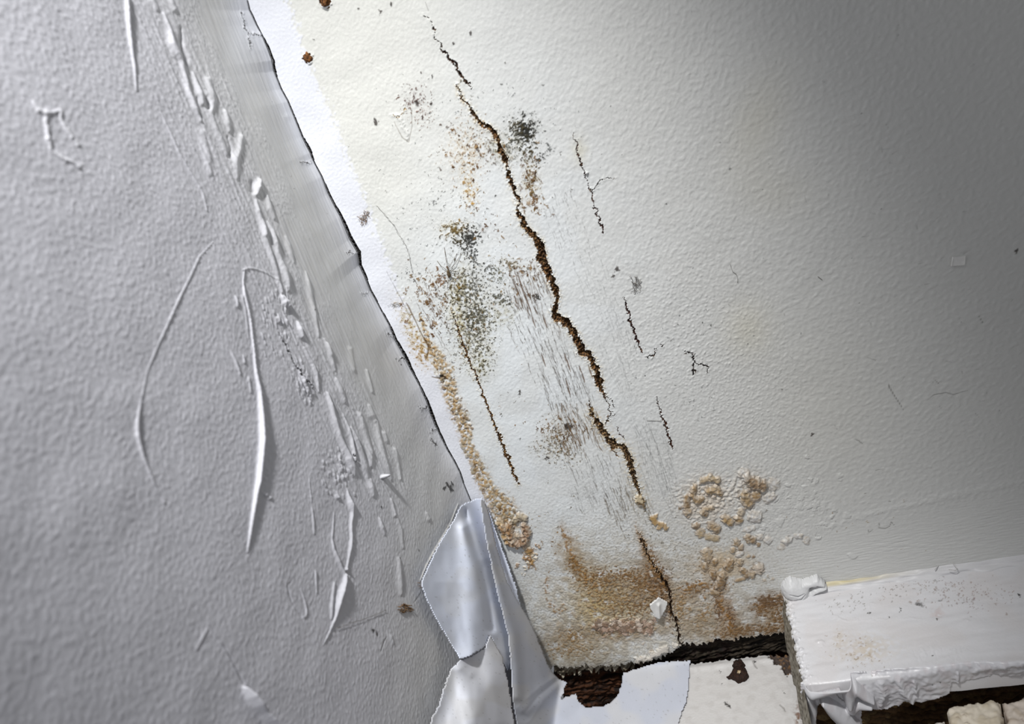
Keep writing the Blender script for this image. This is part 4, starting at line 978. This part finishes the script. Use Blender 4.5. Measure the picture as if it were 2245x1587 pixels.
# peeling paint skin along the front edge
LP = Field(1, -0.0562, 0, 2, (0, -1, 0), np.concatenate([np.arange(0.128, 0.24, 0.0003), np.linspace(0.2405, 0.34, 80)]), np.arange(-0.325, -0.2695, 0.0003))
warp(LP, .4, .6)
LPO = ZP(1700, 1180, 3.899, [(205,1150),(330,1190),(500,1165),(600,1150),(700,1180),(810,1200),(1000,1165),(1200,1120),(1600,1080),(2000,1015),(2300,960),(2700,900),(2700,1080),(2300,1150),(2125,1168),(2050,1178),(1960,1200),(1900,1178),(1700,1215),(1565,1245),(1512,1240),(1502,1330),(1400,1362),(1250,1402),(1140,1385),(1090,1402),(1060,1440),(1000,1440),(960,1462),(860,1460),(735,1440),(740,1587),(760,1700),(600,1700),(300,1700),(250,1520),(215,1300)])
LP.ok = in_poly(LP.WX, LP.WY, LPO)
holes = [ZP(1700, 1180, 3.899, h) for h in ([(500,1300),(560,1335),(600,1390),(630,1400),(600,1400),(540,1350),(490,1310)], [(385,1400),(430,1430),(470,1500),(540,1560),(580,1620),(330,1650),(345,1480)], [(660,1345),(720,1335),(800,1362),(720,1350)])]
for h in holes:
    LP.ok &= ~in_poly(LP.WX, LP.WY, h)
LP.H += 0.00010 * smp(T_E, LP.U, LP.V) + 0.0005 * np.clip(smp(T_BIG, LP.U, LP.V), -1, 1)
LP.H += -0.0025 * np.exp(-np.clip(LP.PY - np.interp(LP.PX, [1760, 1900, 2245], [1485, 1490, 1441]), 0, None) / 5.0)
kc1 = 1; kc2 = 2
def LR(pts, h, k=0):
    p = ZP(1700, 1180, 3.899, [(q[0], q[1], q[2] / 3.899) for q in pts])
    LP.dome(p, h, 2.0, label=k, warp=False)
LR([(300,1270,60),(400,1240,60),(500,1215,60),(590,1210,60),(620,1300,60),(620,1370,36)], .0062, 1)
LR([(670,1260,40),(740,1310,36),(820,1350,18)], .0045, 1)
LR([(390,1345,26),(470,1420,60),(560,1500,70),(660,1600,80)], .0060, 2)
LR([(650,1420,60),(700,1390,40),(800,1400,24)], .0042, 2)
LR([(280,1350,40),(320,1450,40),(330,1560,40)], .0030, 0)
for pts, h in (([(900,1250,30),(930,1330,40),(900,1420,20)], .0016), ([(1050,1220,20),(1090,1300,40),(1160,1380,30)], .0022), ([(1180,1220,12),(1200,1300,20)], .0016), ([(1300,1250,60),(1400,1300,60)], .0010), ([(1560,1160,12),(1560,1230,14)], .0010), ([(1700,1140,24),(1900,1100,24),(2125,1060,26)], .0009)):
    LP.ridge(ZP(1700, 1180, 3.899, [(q[0], q[1], q[2] / 3.899) for q in pts]), h)
LP.C[:] = lin(214, 213, 216); LP.R[:] = .33
LP.mix(np.s_[:], .5 * sstep(.2, 1.2, smp(T_ST, LP.U, LP.V)), lin(204, 196, 198))
for x, y in ((2044, 1500), (2062, 1496)): LP.dot(x, y, 1.6, 0, lin(50, 44, 42))
lp = LP.build({0: ('paint_skin', None, {}), 1: ('paint_curl', None, {'label': 'upper curl of rubbery peeling paint'}), 2: ('paint_curl', None, {'label': 'lower torn strip of rubbery peeling paint'})}, M_GLOSS, skirt=0.0008)
for o in lp.values():
    o.parent = None; attach(o, ledge)
lp[0]['label'] = 'ragged peeling paint skin hanging off the front edge'

# dark board added under the ledge, the shade of the gap in its colour
def wood_field(axis, val, ua, va, n, us, vs, seed, tones, along=0, amp=0.0006):
    F = Field(axis, val, ua, va, n, us, vs)
    g = smp(tile(seed, 0.0022, 0.5, 7.0, along), F.U, F.V); g2 = smp(tile(seed + 1, 0.001, 0.4, 3.0, along), F.U, F.V); g3 = smp(tile(seed + 2, 0.008, 0.5), F.U, F.V)
    F.H += amp * g + amp * .4 * g2 + amp * g3
    k = sstep(-1.2, 1.2, g + .4 * g2)[..., None]
    F.C[:] = lin(*tones[0]) * (1 - k) + lin(*tones[1]) * k
    m = (sstep(.4, 1.4, g3) * .7)[..., None]
    F.C = F.C * (1 - m) + lin(*tones[2]) * m
    F.R[:] = .8
    return F
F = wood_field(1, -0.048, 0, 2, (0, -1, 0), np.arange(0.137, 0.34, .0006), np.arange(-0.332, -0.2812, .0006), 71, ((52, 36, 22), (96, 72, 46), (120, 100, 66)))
o = F.build({0: ('gap_shade_board', None, {})}, M_ROT, skirt=0.014)[0]
tag(o, 'dark board added in the gap under the ledge front to stand for its shade', 'timber')

# cream painted bricks below the ledge
def brick(poly, z, tone, label, edge_tone=(96, 52, 40)):
    q = on_plane(np.array([p[0] for p in poly]), np.array([p[1] for p in poly]), 2, z)
    F = Field(2, z, 0, 1, (0, 0, 1), np.arange(q[:, 0].min() - .003, q[:, 0].max() + .003, .0004), np.arange(q[:, 1].min() - .003, q[:, 1].max() + .003, .0004))
    warp(F, .8, 1.2)
    F.ok = in_poly(F.WX, F.WY, poly)
    d = seg_dist(F.WX, F.WY, [(p[0], p[1], 1) for p in poly] + [(poly[0][0], poly[0][1], 1)])[0]
    F.H += 0.00014 * smp(T_E, F.U, F.V) + .0003 * np.clip(smp(T_ST, F.U, F.V), -1, 1) - 0.0022 * np.exp(-d / 4.0)
    F.C[:] = lin(*tone); F.mix(np.s_[:], .6 * sstep(-.2, 1.2, smp(T_ST, F.U, F.V)), lin(tone[0] - 24, tone[1] - 28, tone[2] - 36))
    F.mix(np.s_[:], .8 * np.exp(-d / 2.5) * sstep(-1, .6, smp(T_ST2, F.U, F.V)), lin(*edge_tone)); F.R[:] = .55
    for i in range(10):
        x = random.uniform(min(p[0] for p in poly), max(p[0] for p in poly)); y = random.uniform(min(p[1] for p in poly), max(p[1] for p in poly)); l = random.uniform(10, 26)
        F.hair([(x, y, .6), (x + l * .6, y - l * .1, 1), (x + l, y + l * .2, .5)], .6, lin(110, 84, 66), .0003)
    o = F.build({0: ('painted_brick', None, {})}, M_PAINT, skirt=.012)[0]
    return tag(o, label, 'brick', 'cream painted bricks below the ledge')
Zb = ZP(1700, 1180, 3.899, [(1455,1450),(1500,1420),(1640,1395),(1760,1385),(1850,1360),(1905,1370),(1930,1420),(1945,1500),(1955,1640),(1960,1720),(1520,1720),(1490,1560)])
brick(Zb, -0.2865, (222, 212, 194), 'cream painted brick with a chipped top edge, whole in view below the ledge')
brick(ZP(1700, 1180, 3.899, [(1925,1395),(2000,1380),(2080,1360),(2125,1325),(2300,1290),(2300,1720),(1985,1720),(1972,1500)]), -0.2865, (220, 208, 194), 'cream painted brick cut off by the right edge of the picture')
brick(ZP(1700, 1180, 3.899, [(1165,1600),(1280,1570),(1440,1540),(1475,1590),(1490,1720),(1100,1720)]), -0.2900, (216, 210, 200), 'low whitish brick in front of the other two, mostly below the picture')

# lower board with the screw
ZB = -0.306
BD = Field(2, ZB, 0, 1, (0, 0, 1), np.arange(0.060, 0.1335, .0004), np.arange(-0.13, -0.0024, .0004))
warp(BD, 1, 1.5)
U, V, PX, PY = BD.U, BD.V, BD.PX, BD.PY
BD.ok = (U < 0.1318 + .0006 * smp(T_E, V * 0, V)) & (V < -0.003 + .0005 * smp(T_E, U, U * 0))
BD.H += .00005 * smp(T_ST, U, V) + .00003 * smp(T_E2, U, V) + .0008 * np.exp(-((V + .0065) / .002) ** 2) - .0006 * np.exp(-np.clip(.132 - U, 0, None) / .002)
BD.C[:] = lin(206, 204, 202); BD.mix(np.s_[:], .4 * sstep(0, 1.4, smp(T_ST, U, V)), lin(190, 187, 184)); BD.R[:] = .36
ROT = ZP(1100, 1057, 2.993, [(1740,1140),(1800,1110),(1880,1090),(1895,1180),(1900,1270),(1860,1260),(1830,1210),(1790,1190)])
d = seg_dist(BD.WX, BD.WY, [(p[0], p[1], 1) for p in ROT] + [(ROT[0][0], ROT[0][1], 1)])[0]
ins = in_poly(BD.WX, BD.WY, ROT)
BD.H = np.where(ins, BD.H - .0022 * np.clip(d / 4, 0, 1) + .0005 * smp(T_ST2, U, V), BD.H)
BD.mix(np.s_[:], np.where(ins, .95, 0), lin(52, 36, 24)); BD.mix(np.s_[:], np.where(ins, .6 * sstep(.3, 1.2, smp(T_ST2, U, V)), 0), lin(140, 104, 64)); BD.R = np.where(ins, .85, BD.R)
BD.L = np.where(ins, 1, 0)
for x, y, r in ((1594,1545,3),(1600,1548,3.5),(1590,1540,2),(1530,1485,1.6),(1655,1452,2),(1577,1472,1.2),(1583,1500,1.2),(1720,1518,1.6)): BD.dot(x, y, r, 0, lin(40, 36, 34), .95, 1.2)
for pts in ([(1650, 1450, 1), (1655, 1460, 1.6), (1660, 1465, 1)], [(1710, 1545, 1), (1718, 1552, 1.6), (1722, 1560, 1)]): BD.hair(pts, .7, lin(100, 94, 90), .0003)
BD.blob(1750, 1570, 8, 30, 0, .9, lin(110, 72, 40), T_ST2, -1.4, .2)
bo = BD.build({0: ('lower_board', None, {}), 1: ('rotten_corner', 0, {'label': 'dark rotten back corner of the board'})}, M_GLOSS, skirt=.010)
tag(bo[0], 'white painted lower board with a rusty screw, left of the ledge', 'board')

# rotten timber inside the wall and the frayed layer behind the plaster edge
F = wood_field(1, 0.0075, 0, 2, (0, -1, 0), np.arange(0.0, 0.1355, .0005), np.arange(-0.36, -0.3125, .0005), 75, ((30, 18, 12), (84, 52, 32), (22, 15, 11)), 4, .0005)
for i in range(26):
    z = random.uniform(-.345, -.314); x = random.uniform(0, .03)
    j = np.exp(-((F.V - z - .05 * (F.U - x)) / .0007) ** 2) * sstep(x, x + .004, F.U) * (1 - sstep(x + .03, x + .04, F.U)); F.H -= .002 * j
tag(F.build({0: ('rotten_timber', None, {})}, M_ROT, skirt=.02)[0], 'reddish rotten timber showing through the hole in the torn sheet', 'timber')
F = wood_field(1, 0.0040, 0, 2, (0, -1, 0), np.arange(0.004, 0.0545, .0004), np.arange(-0.3125, -0.296, .0004), 81, ((104, 94, 78), (176, 168, 150), (84, 72, 54)), 30, .0006)
F.ok = F.V > -0.3105 + .0012 * smp(T_E, F.U, F.U * 0)
tag(F.build({0: ('plaster_layer', None, {})}, M_PAINT, skirt=.003)[0], 'frayed grey old plaster layer just under the toothed wall edge', 'plaster')
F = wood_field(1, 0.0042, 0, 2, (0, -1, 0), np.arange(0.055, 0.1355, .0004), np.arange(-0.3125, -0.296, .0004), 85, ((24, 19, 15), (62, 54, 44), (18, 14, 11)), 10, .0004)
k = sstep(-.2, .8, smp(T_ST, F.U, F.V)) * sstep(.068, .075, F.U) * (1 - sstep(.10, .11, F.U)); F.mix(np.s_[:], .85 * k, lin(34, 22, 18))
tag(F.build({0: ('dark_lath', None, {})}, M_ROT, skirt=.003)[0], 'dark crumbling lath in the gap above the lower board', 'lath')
# ------------------------------------------------------------------ loose sheets of lining paper in the corner
T_PP = tile(91, 0.012, 0.6, 2.0, 80)
def sheet(name, poly, folds, label, offL=.0035, offR=.0025, zb=None, k=.004, holes=(), step=2.2, tone=(192, 196, 207), warm=0.0, ragged=0.45, creases=(), slope=None):
    xs = np.arange(min(p[0] for p in poly) - 6, max(p[0] for p in poly) + 6, step); yy = np.arange(min(p[1] for p in poly) - 6, max(p[1] for p in poly) + 6, step)
    GX, GY = np.meshgrid(xs, yy)
    r = rays(GX, GY); ln = np.linalg.norm(r, axis=-1)
    ts = []
    tl = (offL - CAM[0]) / r[..., 0]; ts.append(np.where((tl > 0), tl, 9e9) * ln)
    tr = (-offR - CAM[1]) / r[..., 1]; ts.append(np.where(tr > 0, tr, 9e9) * ln)
    if zb is not None:
        tb = (zb - CAM[2]) / r[..., 2]; ts.append(np.where(tb > 0, tb, 9e9) * ln)
    ts = np.minimum(np.stack(ts), 2.0)
    m = ts.min(0)
    T = m - k * np.log(np.exp(-(ts - m) / k).sum(0))
    P0 = CAM + r / ln[..., None] * T[..., None]
    nz1 = smp(T_W1, GX * .0002, GY * .0002); nz2 = smp(T_W3, GX * .0002, GY * .0002)
    WX = GX + ragged * (.9 * nz1 + 1.2 * nz2); WY = GY + ragged * (.9 * smp(T_W2, GX * .0002, GY * .0002) + 1.0 * nz2)
    lift = .00012 * smp(T_PP, GX * .0003, GY * .0003)
    for pts, h in folds:
        d, w, sd, sp = seg_dist(GX, GY, pts)
        lift += h * np.exp(-(d / np.maximum(w, .5)) ** 2)
    for pts, h in creases:                                  # sharp fold: linear flanks
        d, w, sd, sp = seg_dist(GX, GY, pts)
        lift += h * np.clip(1 - d / np.maximum(w, .5), 0, 1)
    if slope:                                               # hangs away from the wall, more towards its lower edge
        d = seg_dist(GX, GY, slope[0])[0]
        lift += np.interp(GY, slope[1], slope[2]) * sstep(slope[3] * .25, slope[3] * 2.4, d)
    P = P0 - r / ln[..., None] * lift[..., None]
    ok = in_poly(WX, WY, poly)
    for h in holes: ok &= ~in_poly(WX, WY, h)
    nj, ni = GX.shape; idx = np.arange(nj * ni).reshape(nj, ni)
    q = np.stack([idx[:-1, :-1], idx[1:, :-1], idx[1:, 1:], idx[:-1, 1:]], -1)[ok[:-1, :-1] & ok[1:, :-1] & ok[:-1, 1:] & ok[1:, 1:]]
    C = np.tile(lin(*tone), (nj, ni, 1))
    a = (warm * sstep(-.5, 1, smp(T_BIG, GX * .0003, GY * .0003)))[..., None]
    C = C * (1 - a) + lin(208, 206, 202) * a
    sp_ = (sstep(1.9, 2.3, smp(T_SP2, GX * .0002, GY * .0002)) * .35)[..., None]
    C = C * (1 - sp_) + lin(120, 116, 112) * sp_
    u, inv = np.unique(q, return_inverse=True)
    o = mesh_obj(name, P.reshape(-1, 3)[u], inv.reshape(q.shape), M_PAPER, None, C.reshape(-1, 3)[u])
    md = o.modifiers.new('thickness', 'SOLIDIFY'); md.thickness = .0002; md.offset = -1
    if label: tag(o, label, 'paper')
    return o
c2 = lambda pts: ZP(600, 1057, 2.993, [(p[0], p[1]) + tuple(q / 2.993 for q in p[2:]) for p in pts])
c3 = lambda pts: ZP(1100, 1057, 2.993, [(p[0], p[1]) + tuple(q / 2.993 for q in p[2:]) for p in pts])
sheet('lining_paper', c2([(1225,150),(1300,115),(1370,100),(1420,200),(1500,420),(1600,700),(1640,900),(1620,1100),(1540,1250),(1500,1180),(1440,1060),(1425,1010),(1385,1085),(1300,1140),(1222,1165),(1160,1060),(1060,890),(990,745),(965,650),(1000,575),(1050,460),(1120,340),(1175,250)]),
      [(c2([(1250,300,40),(1310,520,80),(1335,760,100),(1325,980,110),(1300,1130,90)]), .0075), (c2([(1250,190,20),(1300,380,26),(1360,560,30),(1405,780,30),(1430,960,26)]), -.0040), (c2([(1110,460,40),(1080,640,60),(1090,800,50)]), -.0004)],
      'upper loose sheet of bluish white lining paper, bulging beside the torn left wall', warm=.25, tone=(222, 228, 243),
      slope=(c2([(1225,150,1),(1120,340,1),(1000,575,1),(965,650,1),(1060,890,1),(1160,1060,1)]), [1100, 1200, 1320, 1430], [0, .002, .005, .009], 45))
sheet('lining_paper', c2([(1222,1165),(1300,1138),(1385,1082),(1422,992),(1445,1040),(1505,1140),(1530,1260),(1560,1420),(1590,1640),(1010,1640),(1040,1530),(1085,1460),(1110,1360),(1160,1225)]),
      [(c2([(1230,1230,70),(1270,1340,90),(1320,1480,110),(1360,1620,120)]), .0050), (c2([(1400,1180,60),(1440,1350,60),(1480,1560,50)]), .0015), (c2([(1230,1220,30),(1290,1260,26)]), .0015)],
      'lower loose sheet of white lining paper with a torn upper point', offL=.0045, offR=.004, warm=.4, tone=(228, 230, 238),
      slope=(c2([(1222,1165,1),(1160,1225,1),(1110,1360,1),(1040,1530,1),(1000,1640,1)]), [1380, 1440, 1520, 1600], [.0115, .0115, .012, .013], 40))
hole = c2([(1890,1425),(1915,1402),(1960,1392),(1985,1380),(2000,1430),(2050,1475),(2100,1470),(2150,1468),(2190,1450),(2225,1430),(2262,1380),(2275,1290),(2300,1190),(2300,1100),(1960,1100),(1940,1290),(1905,1370)])
sheet('lining_paper', c2([(1350,100),(1385,120),(1425,240),(1465,420),(1530,640),(1600,770),(1680,900),(1725,1000),(1760,1085),(1795,1180),(1835,1250),(1880,1290),(1935,1310),(1950,1330)]) + c2([(2276,1340)]) + c3([(795,1250),(850,1232),(930,1205),(1010,1185),(1100,1172),(1240,1165),(1238,1230),(1228,1300),(1226,1390),(1215,1440),(1195,1480),(1180,1530),(1165,1570),(1165,1640)]) + c2([(1600,1640),(1575,1500),(1560,1350),(1555,1200),(1535,1000),(1500,860),(1470,760),(1445,640),(1400,420),(1370,240)]),
      [(c2([(1400,420,24),(1470,650,26),(1530,860,36),(1570,1000,40),(1590,1200,40),(1600,1400,40)]), .0034), (c2([(1650,1500,40),(1760,1400,60),(1850,1330,50)]), .0030), (c2([(1930,1560,60),(2010,1480,40)]), .0010), (c3([(840,1250,60),(900,1400,120),(1000,1580,120)]), .0010)],
      'long strip of lining paper hanging down the corner and lying torn over the lower board', offL=.0085, offR=.0022, zb=ZB + .0012, k=.0022, holes=(hole,), warm=.4,
      creases=[(c2([(1640,1520,60),(1740,1400,40),(1850,1310,30)]), -.0025), (c2([(1700,1560,120),(1640,1525,60)]), -.001)])

# ------------------------------------------------------------------ small loose things
def wall_pt(F, x, y, lift=0.0):
    p = on_plane(np.array(float(x)), np.array(float(y)), F.axis, F.val)
    j = min(max(np.searchsorted(F.vs, p[F.va]), 0), len(F.vs) - 1); i = min(max(np.searchsorted(F.us, p[F.ua]), 0), len(F.us) - 1)
    return Vector(p + F.n * (F.H[j, i] + lift))
def tube(bm, pts, r, seg=5):
    pts = [Vector(p) for p in pts]; rings = []
    for i, p in enumerate(pts):
        t = (pts[min(i + 1, len(pts) - 1)] - pts[max(i - 1, 0)]).normalized()
        a = t.cross(Vector((.3, .5, .81))).normalized(); b = t.cross(a)
        rr = r[i] if isinstance(r, (list, tuple)) else r
        rings.append([bm.verts.new(p + rr * (math.cos(6.2832 * k / seg) * a + math.sin(6.2832 * k / seg) * b)) for k in range(seg)])
    for A, B in zip(rings[:-1], rings[1:]):
        for k in range(seg): bm.faces.new((A[k], A[(k + 1) % seg], B[(k + 1) % seg], B[k]))
    bm.faces.new(rings[0][::-1]); bm.faces.new(rings[-1])
def lump(name, loc, rad, mat, seed=0, rough=.25, n=None, flat=1.0, sub=3, freq=1.0):
    bm = bmesh.new(); bmesh.ops.create_icosphere(bm, subdivisions=sub, radius=1)
    from mathutils import noise
    zq = Vector(n if n is not None else (0, 0, 1)).to_track_quat('Z', 'Y')
    for v in bm.verts:
        k = 1 + rough * noise.noise(v.co * 1.7 * freq + Vector((seed, seed * 2.1, 0))) * 2 + rough * .6 * noise.noise(v.co * 4 * freq + Vector((0, seed, 3)))
        c = v.co * k; c.z *= flat
        v.co = Vector(loc) + zq @ Vector((c.x * rad[0], c.y * rad[1], c.z * rad[2]))
    return bm_obj(name, bm, mat)
M_RUST = plain_mat('rust', (44, 26, 16), (140, 92, 50), 1500, .85, .3, bump=.6)
M_RUSTD = plain_mat('dark_rust', (20, 14, 11), (58, 34, 22), 1800, .8, .35, bump=.6)
M_FIB = plain_mat('grey_fibre', (96, 92, 88), (140, 136, 130), 900, .7, .3)
M_FIBB = plain_mat('brown_fibre', (96, 70, 44), (150, 116, 76), 900, .7, .3)
M_WEB = plain_mat('web_thread', (120, 118, 114), (170, 168, 164), 900, .6, .3)
M_CHIP = plain_mat('paint_chip', (222, 221, 218), (236, 235, 232), 300, .5, .4)
M_INS = plain_mat('insect_shell', (66, 54, 38), (112, 94, 68), 2500, .5, .4)
# nails in the two chipped holes
for (x, y, r), lb in zip(NAILS, ('brown rusty nail in the chipped hole beside the white corner strip', 'brown rusty nail at the top edge of the picture')):
    p = wall_pt(R_, x, y); p.y = -.0001
    rt = empty('rusty_nail', p, lb, 'nail', 'rusty nails in the right-hand wall')
    s = r * .00021
    attach(lump('nail_head', p, (s * .85, s * .95, s * .5), M_RUST, seed=int(x), rough=.35, n=(0, -1, 0)), rt)
    bm = bmesh.new(); tube(bm, [p + Vector((0, .0005, 0)), p + Vector((0, .012, 0))], [s * .5, s * .3], 8)
    attach(bm_obj('shank', bm, M_RUSTD), rt)
# screw on the lower board
p = wall_pt(BD, 1622, 1482)
scr = empty('rusty_screw', p, 'dark rusty screw standing in the white lower board', 'screw')
bm = bmesh.new()
prof = [(0.0000, .0030), (.0012, .0031), (.0020, .0027), (.0036, .0026), (.0043, .0018), (.0044, .0002), (.0040, -.0004)]
rings = []
for ra, z in prof:
    rings.append([bm.verts.new(p + Vector((ra * (1 + .12 * math.sin(5 * a * .2618 + ra * 900)) * math.cos(a * .2618), ra * (1 + .10 * math.cos(7 * a * .2618)) * math.sin(a * .2618), z + .0003 * math.sin(3 * a * .2618 + ra * 700)))) for a in range(24)])
for A, B in zip(rings[:-1], rings[1:]):
    for k in range(24): bm.faces.new((A[k], B[k], B[(k + 1) % 24], A[(k + 1) % 24]))
bmesh.ops.remove_doubles(bm, verts=bm.verts, dist=1e-5)
attach(bm_obj('screw_head', bm, M_RUSTD), scr)
o = lump('bright_speck', p + Vector((.0003, -.0004, .0033)), (.0009, .0010, .0004), plain_mat('worn_metal', (150, 120, 80), (214, 200, 170), 1500, .5, .5), 3); attach(o, scr); o['label'] = 'small pale worn spot on the screw head'
q = wall_pt(BD, 1620, 1461); attach(lump('rust_lump', q + Vector((0, 0, .0008)), (.0030, .0026, .0022), M_RUSTD, 9, .3), scr)
q = wall_pt(BD, 1604, 1486); attach(lump('rust_flake', q + Vector((0, 0, .0004)), (.0022, .0011, .0008), M_RUSTD, 5, .3), scr)
# white paint chip lying on the stain
poly = c3([(968,795),(1030,755),(1060,775),(1092,795),(1075,840),(1045,885),(1005,882),(985,835)])
xs = np.arange(1418, 1472, 1.0); yy = np.arange(1300, 1360, 1.0); GX, GY = np.meshgrid(xs, yy)
ok = in_poly(GX + .6 * smp(T_W1, GX * .0002, GY * .0002), GY, poly)
P = on_plane(GX, GY, 1, -.0022)
lift = seg_dist(GX, GY, c3([(1030,800,14),(1035,880,10)]))[0]
P[..., 1] -= .0012 * np.exp(-(lift / 4) ** 2) + .00005 * (1455 - GX)
nj, ni = GX.shape; idx = np.arange(nj * ni).reshape(nj, ni)
qd = np.stack([idx[:-1, :-1], idx[1:, :-1], idx[1:, 1:], idx[:-1, 1:]], -1)[ok[:-1, :-1] & ok[1:, 1:] & ok[1:, :-1] & ok[:-1, 1:]]
u, inv = np.unique(qd, return_inverse=True)
o = mesh_obj('paint_chip', P.reshape(-1, 3)[u], inv.reshape(qd.shape), M_CHIP)
o.modifiers.new('thickness', 'SOLIDIFY').thickness = .0010; o.modifiers['thickness'].offset = -1
tag(o, 'small white folded paint chip stuck on the brown stain', 'paint chip')
# lump of filler far right
bm = bmesh.new(); bmesh.ops.create_cube(bm, size=1)
c = wall_pt(R_, 2100, 571)
e1 = (wall_pt(R_, 2114, 570) - wall_pt(R_, 2086, 572)); e2 = (wall_pt(R_, 2098, 579) - wall_pt(R_, 2100, 563))
for v in bm.verts:
    a, b, h = v.co.x, v.co.y, v.co.z
    v.co = c + e1 * a * (1 if b > 0 else .95) + e2 * b + Vector((0, -.0009 * (h + .3), 0))
bmesh.ops.bevel(bm, geom=bm.edges[:], offset=.00035, segments=3, affect='EDGES', profile=.6)
tag(bm_obj('filler_lump', bm, M_CHIP, smooth=False), 'small oblong lump of white filler stuck far right on the wall', 'filler')
# lint tufts
def tuft(F, x, y, r, n, mat, name, label, th=.00006, seed=1, aspect=1.0, lift=.0006):
    rd = random.Random(seed); bm = bmesh.new()
    for i in range(n):
        pts = []; a = rd.uniform(0, 6.28); px, py = x + rd.gauss(0, r * .25), y + rd.gauss(0, r * .3)
        for k in range(rd.randint(6, 13)):
            pts.append(wall_pt(F, px, py) + Vector(tuple(F.n)) * (lift * (.3 + rd.random())))
            a += rd.gauss(0, .75); st = r * .22
            px += math.cos(a) * st; py += math.sin(a) * st * aspect
            if math.hypot(px - x, (py - y) / aspect) > r: a += 2.4
        tube(bm, pts, th, 4)
    return tag(bm_obj(name, bm, mat), label, 'lint')
tuft(R_, 797, 474, 13, 12, M_FIBB, 'lint_tuft', 'wispy brownish lint tuft on the white strip beside the corner', .00008, 4, 1.2)
tuft(R_, 1391, 622, 15, 11, M_FIB, 'lint_tuft', 'tangled grey lint tuft right of the long crack', .00009, 8, 1.3)
tuft(L_, 887, 1334, 16, 22, M_FIBB, 'lint_tuft', 'brown lint tuft on the left wall beside the torn sheet', .00010, 12, .55)
tuft(L_, 930, 1282, 12, 9, M_FIBB, 'lint_tuft', 'small brown lint wisp at the torn edge of the left wall', .00006, 15, .8)
tuft(R_, 865, 668, 12, 9, M_WEB, 'lint_tuft', 'pale lint wisp low on the white corner strip', .00005, 21, .6)
# single hairs and threads
def thread(F, pts, mat, name, label, cat, th=.00005, lift=.0002, jit=0.0, seed=3, strands=1):
    rd = random.Random(seed); bm = bmesh.new()
    for s in range(strands):
        out = []
        for a, b in zip(pts[:-1], pts[1:]):
            for k in range(6):
                t = k / 6; out.append(wall_pt(F, a[0] + (b[0] - a[0]) * t + rd.gauss(0, jit) + s * 1.5, a[1] + (b[1] - a[1]) * t + rd.gauss(0, jit), 0) + Vector(tuple(F.n)) * lift)
        tube(bm, out, th, 4)
    return tag(bm_obj(name, bm, mat), label, cat)
thread(R_, ZP(1500, 530, 2.995, [(300,145),(318,195),(340,210),(352,240),(350,275)]), M_FIB, 'hair', 'thin curved hair on the clean paint right of the thin cracks', 'hair', .00008)
thread(R_, ZP(1500, 530, 2.995, [(878,228),(893,240),(908,250)]), M_FIB, 'fibre', 'short straight dark fibre on the far right paint', 'fibre', .00012)
thread(R_, [(1418, 921), (1436, 921.5), (1457, 922)], M_FIB, 'fibre', 'straight horizontal fibre touching the lowest thin crack', 'fibre', .00008)
thread(R_, [(825, 450), (843, 470), (862, 492), (875, 515), (890, 538), (897, 560), (901, 585), (906, 602)], M_WEB, 'cobweb_thread', 'long grey cobweb thread hanging beside the white corner strip', 'cobweb', .00005, .0003, .7, 5, 2)
thread(L_, [(735, 1378), (765, 1366), (790, 1360), (815, 1350), (835, 1342), (846, 1336)], M_FIB, 'cobweb_thread', 'dusty cobweb thread across the left wall beside the split paint flap', 'cobweb', .00005, .0003, .8, 6, 2)
thread(LG, [(1828, 1285), (1840, 1283)], M_FIB, 'fibre', 'tiny fibre on the caulk', 'fibre', .00004) if False else None
o = thread(LG, [(2052, 1262), (2060, 1252), (2070, 1243), (2082, 1241), (2092, 1249), (2102, 1261), (2096, 1264), (2080, 1262)], plain_mat('dried_glue', (186, 184, 182), (214, 212, 210), 300, .2, .5), 'glue_loop', None, None, .00022, .0036)
attach(o, ledge)
# spindly insect
b0 = wall_pt(R_, 985, 600, .0008); b1 = wall_pt(R_, 983, 590, .0010); b2 = wall_pt(R_, 987, 607, .0007)
ins = empty('insect', b0, 'spindly long-legged insect clinging above the grey-green mould streak', 'insect')
bm = bmesh.new(); tube(bm, [b1, b1.lerp(b0, .3), b1.lerp(b0, .7), b0, b0.lerp(b2, .5), b2], [.0003, .0006, .0007, .0008, .0007, .0003], 8); attach(bm_obj('body', bm, M_INS), ins)
Zi = lambda pts: ZP(880, 480, 6.103, pts)
for pts in ([(625,640),(605,520),(580,430)], [(630,650),(610,560),(575,380)], [(640,650),(690,560),(745,460)], [(650,660),(720,600),(795,480)], [(600,660),(540,620),(480,560)], [(605,690),(545,730),(590,790),(580,860)], [(640,780),(635,850),(615,920)], [(680,740),(760,760),(850,690)], [(660,680),(740,690),(770,720)], [(690,780),(700,820),(715,850)]):
    pp = Zi(pts); P_ = [b1.lerp(b0, .5)] + [wall_pt(R_, q[0], q[1]) + Vector((0, -(.0010 if i < len(pp) - 1 else .0001), 0)) for i, q in enumerate(pp)]
    bm = bmesh.new(); tube(bm, P_, .00009, 4); attach(bm_obj('leg', bm, M_INS), ins)
# floor below, out of the photograph's frame
F = wood_field(2, -0.347, 0, 1, (0, 0, 1), np.linspace(0, 0.6, 200), np.linspace(-0.6, 0.0, 200), 95, ((70, 58, 46), (112, 96, 78), (60, 50, 40)), 0, .0004)
tag(F.build({0: ('floor', None, {})}, M_ROT, skirt=.02)[0], 'bare dusty wooden floor below the ledge', 'floor', kind='structure')
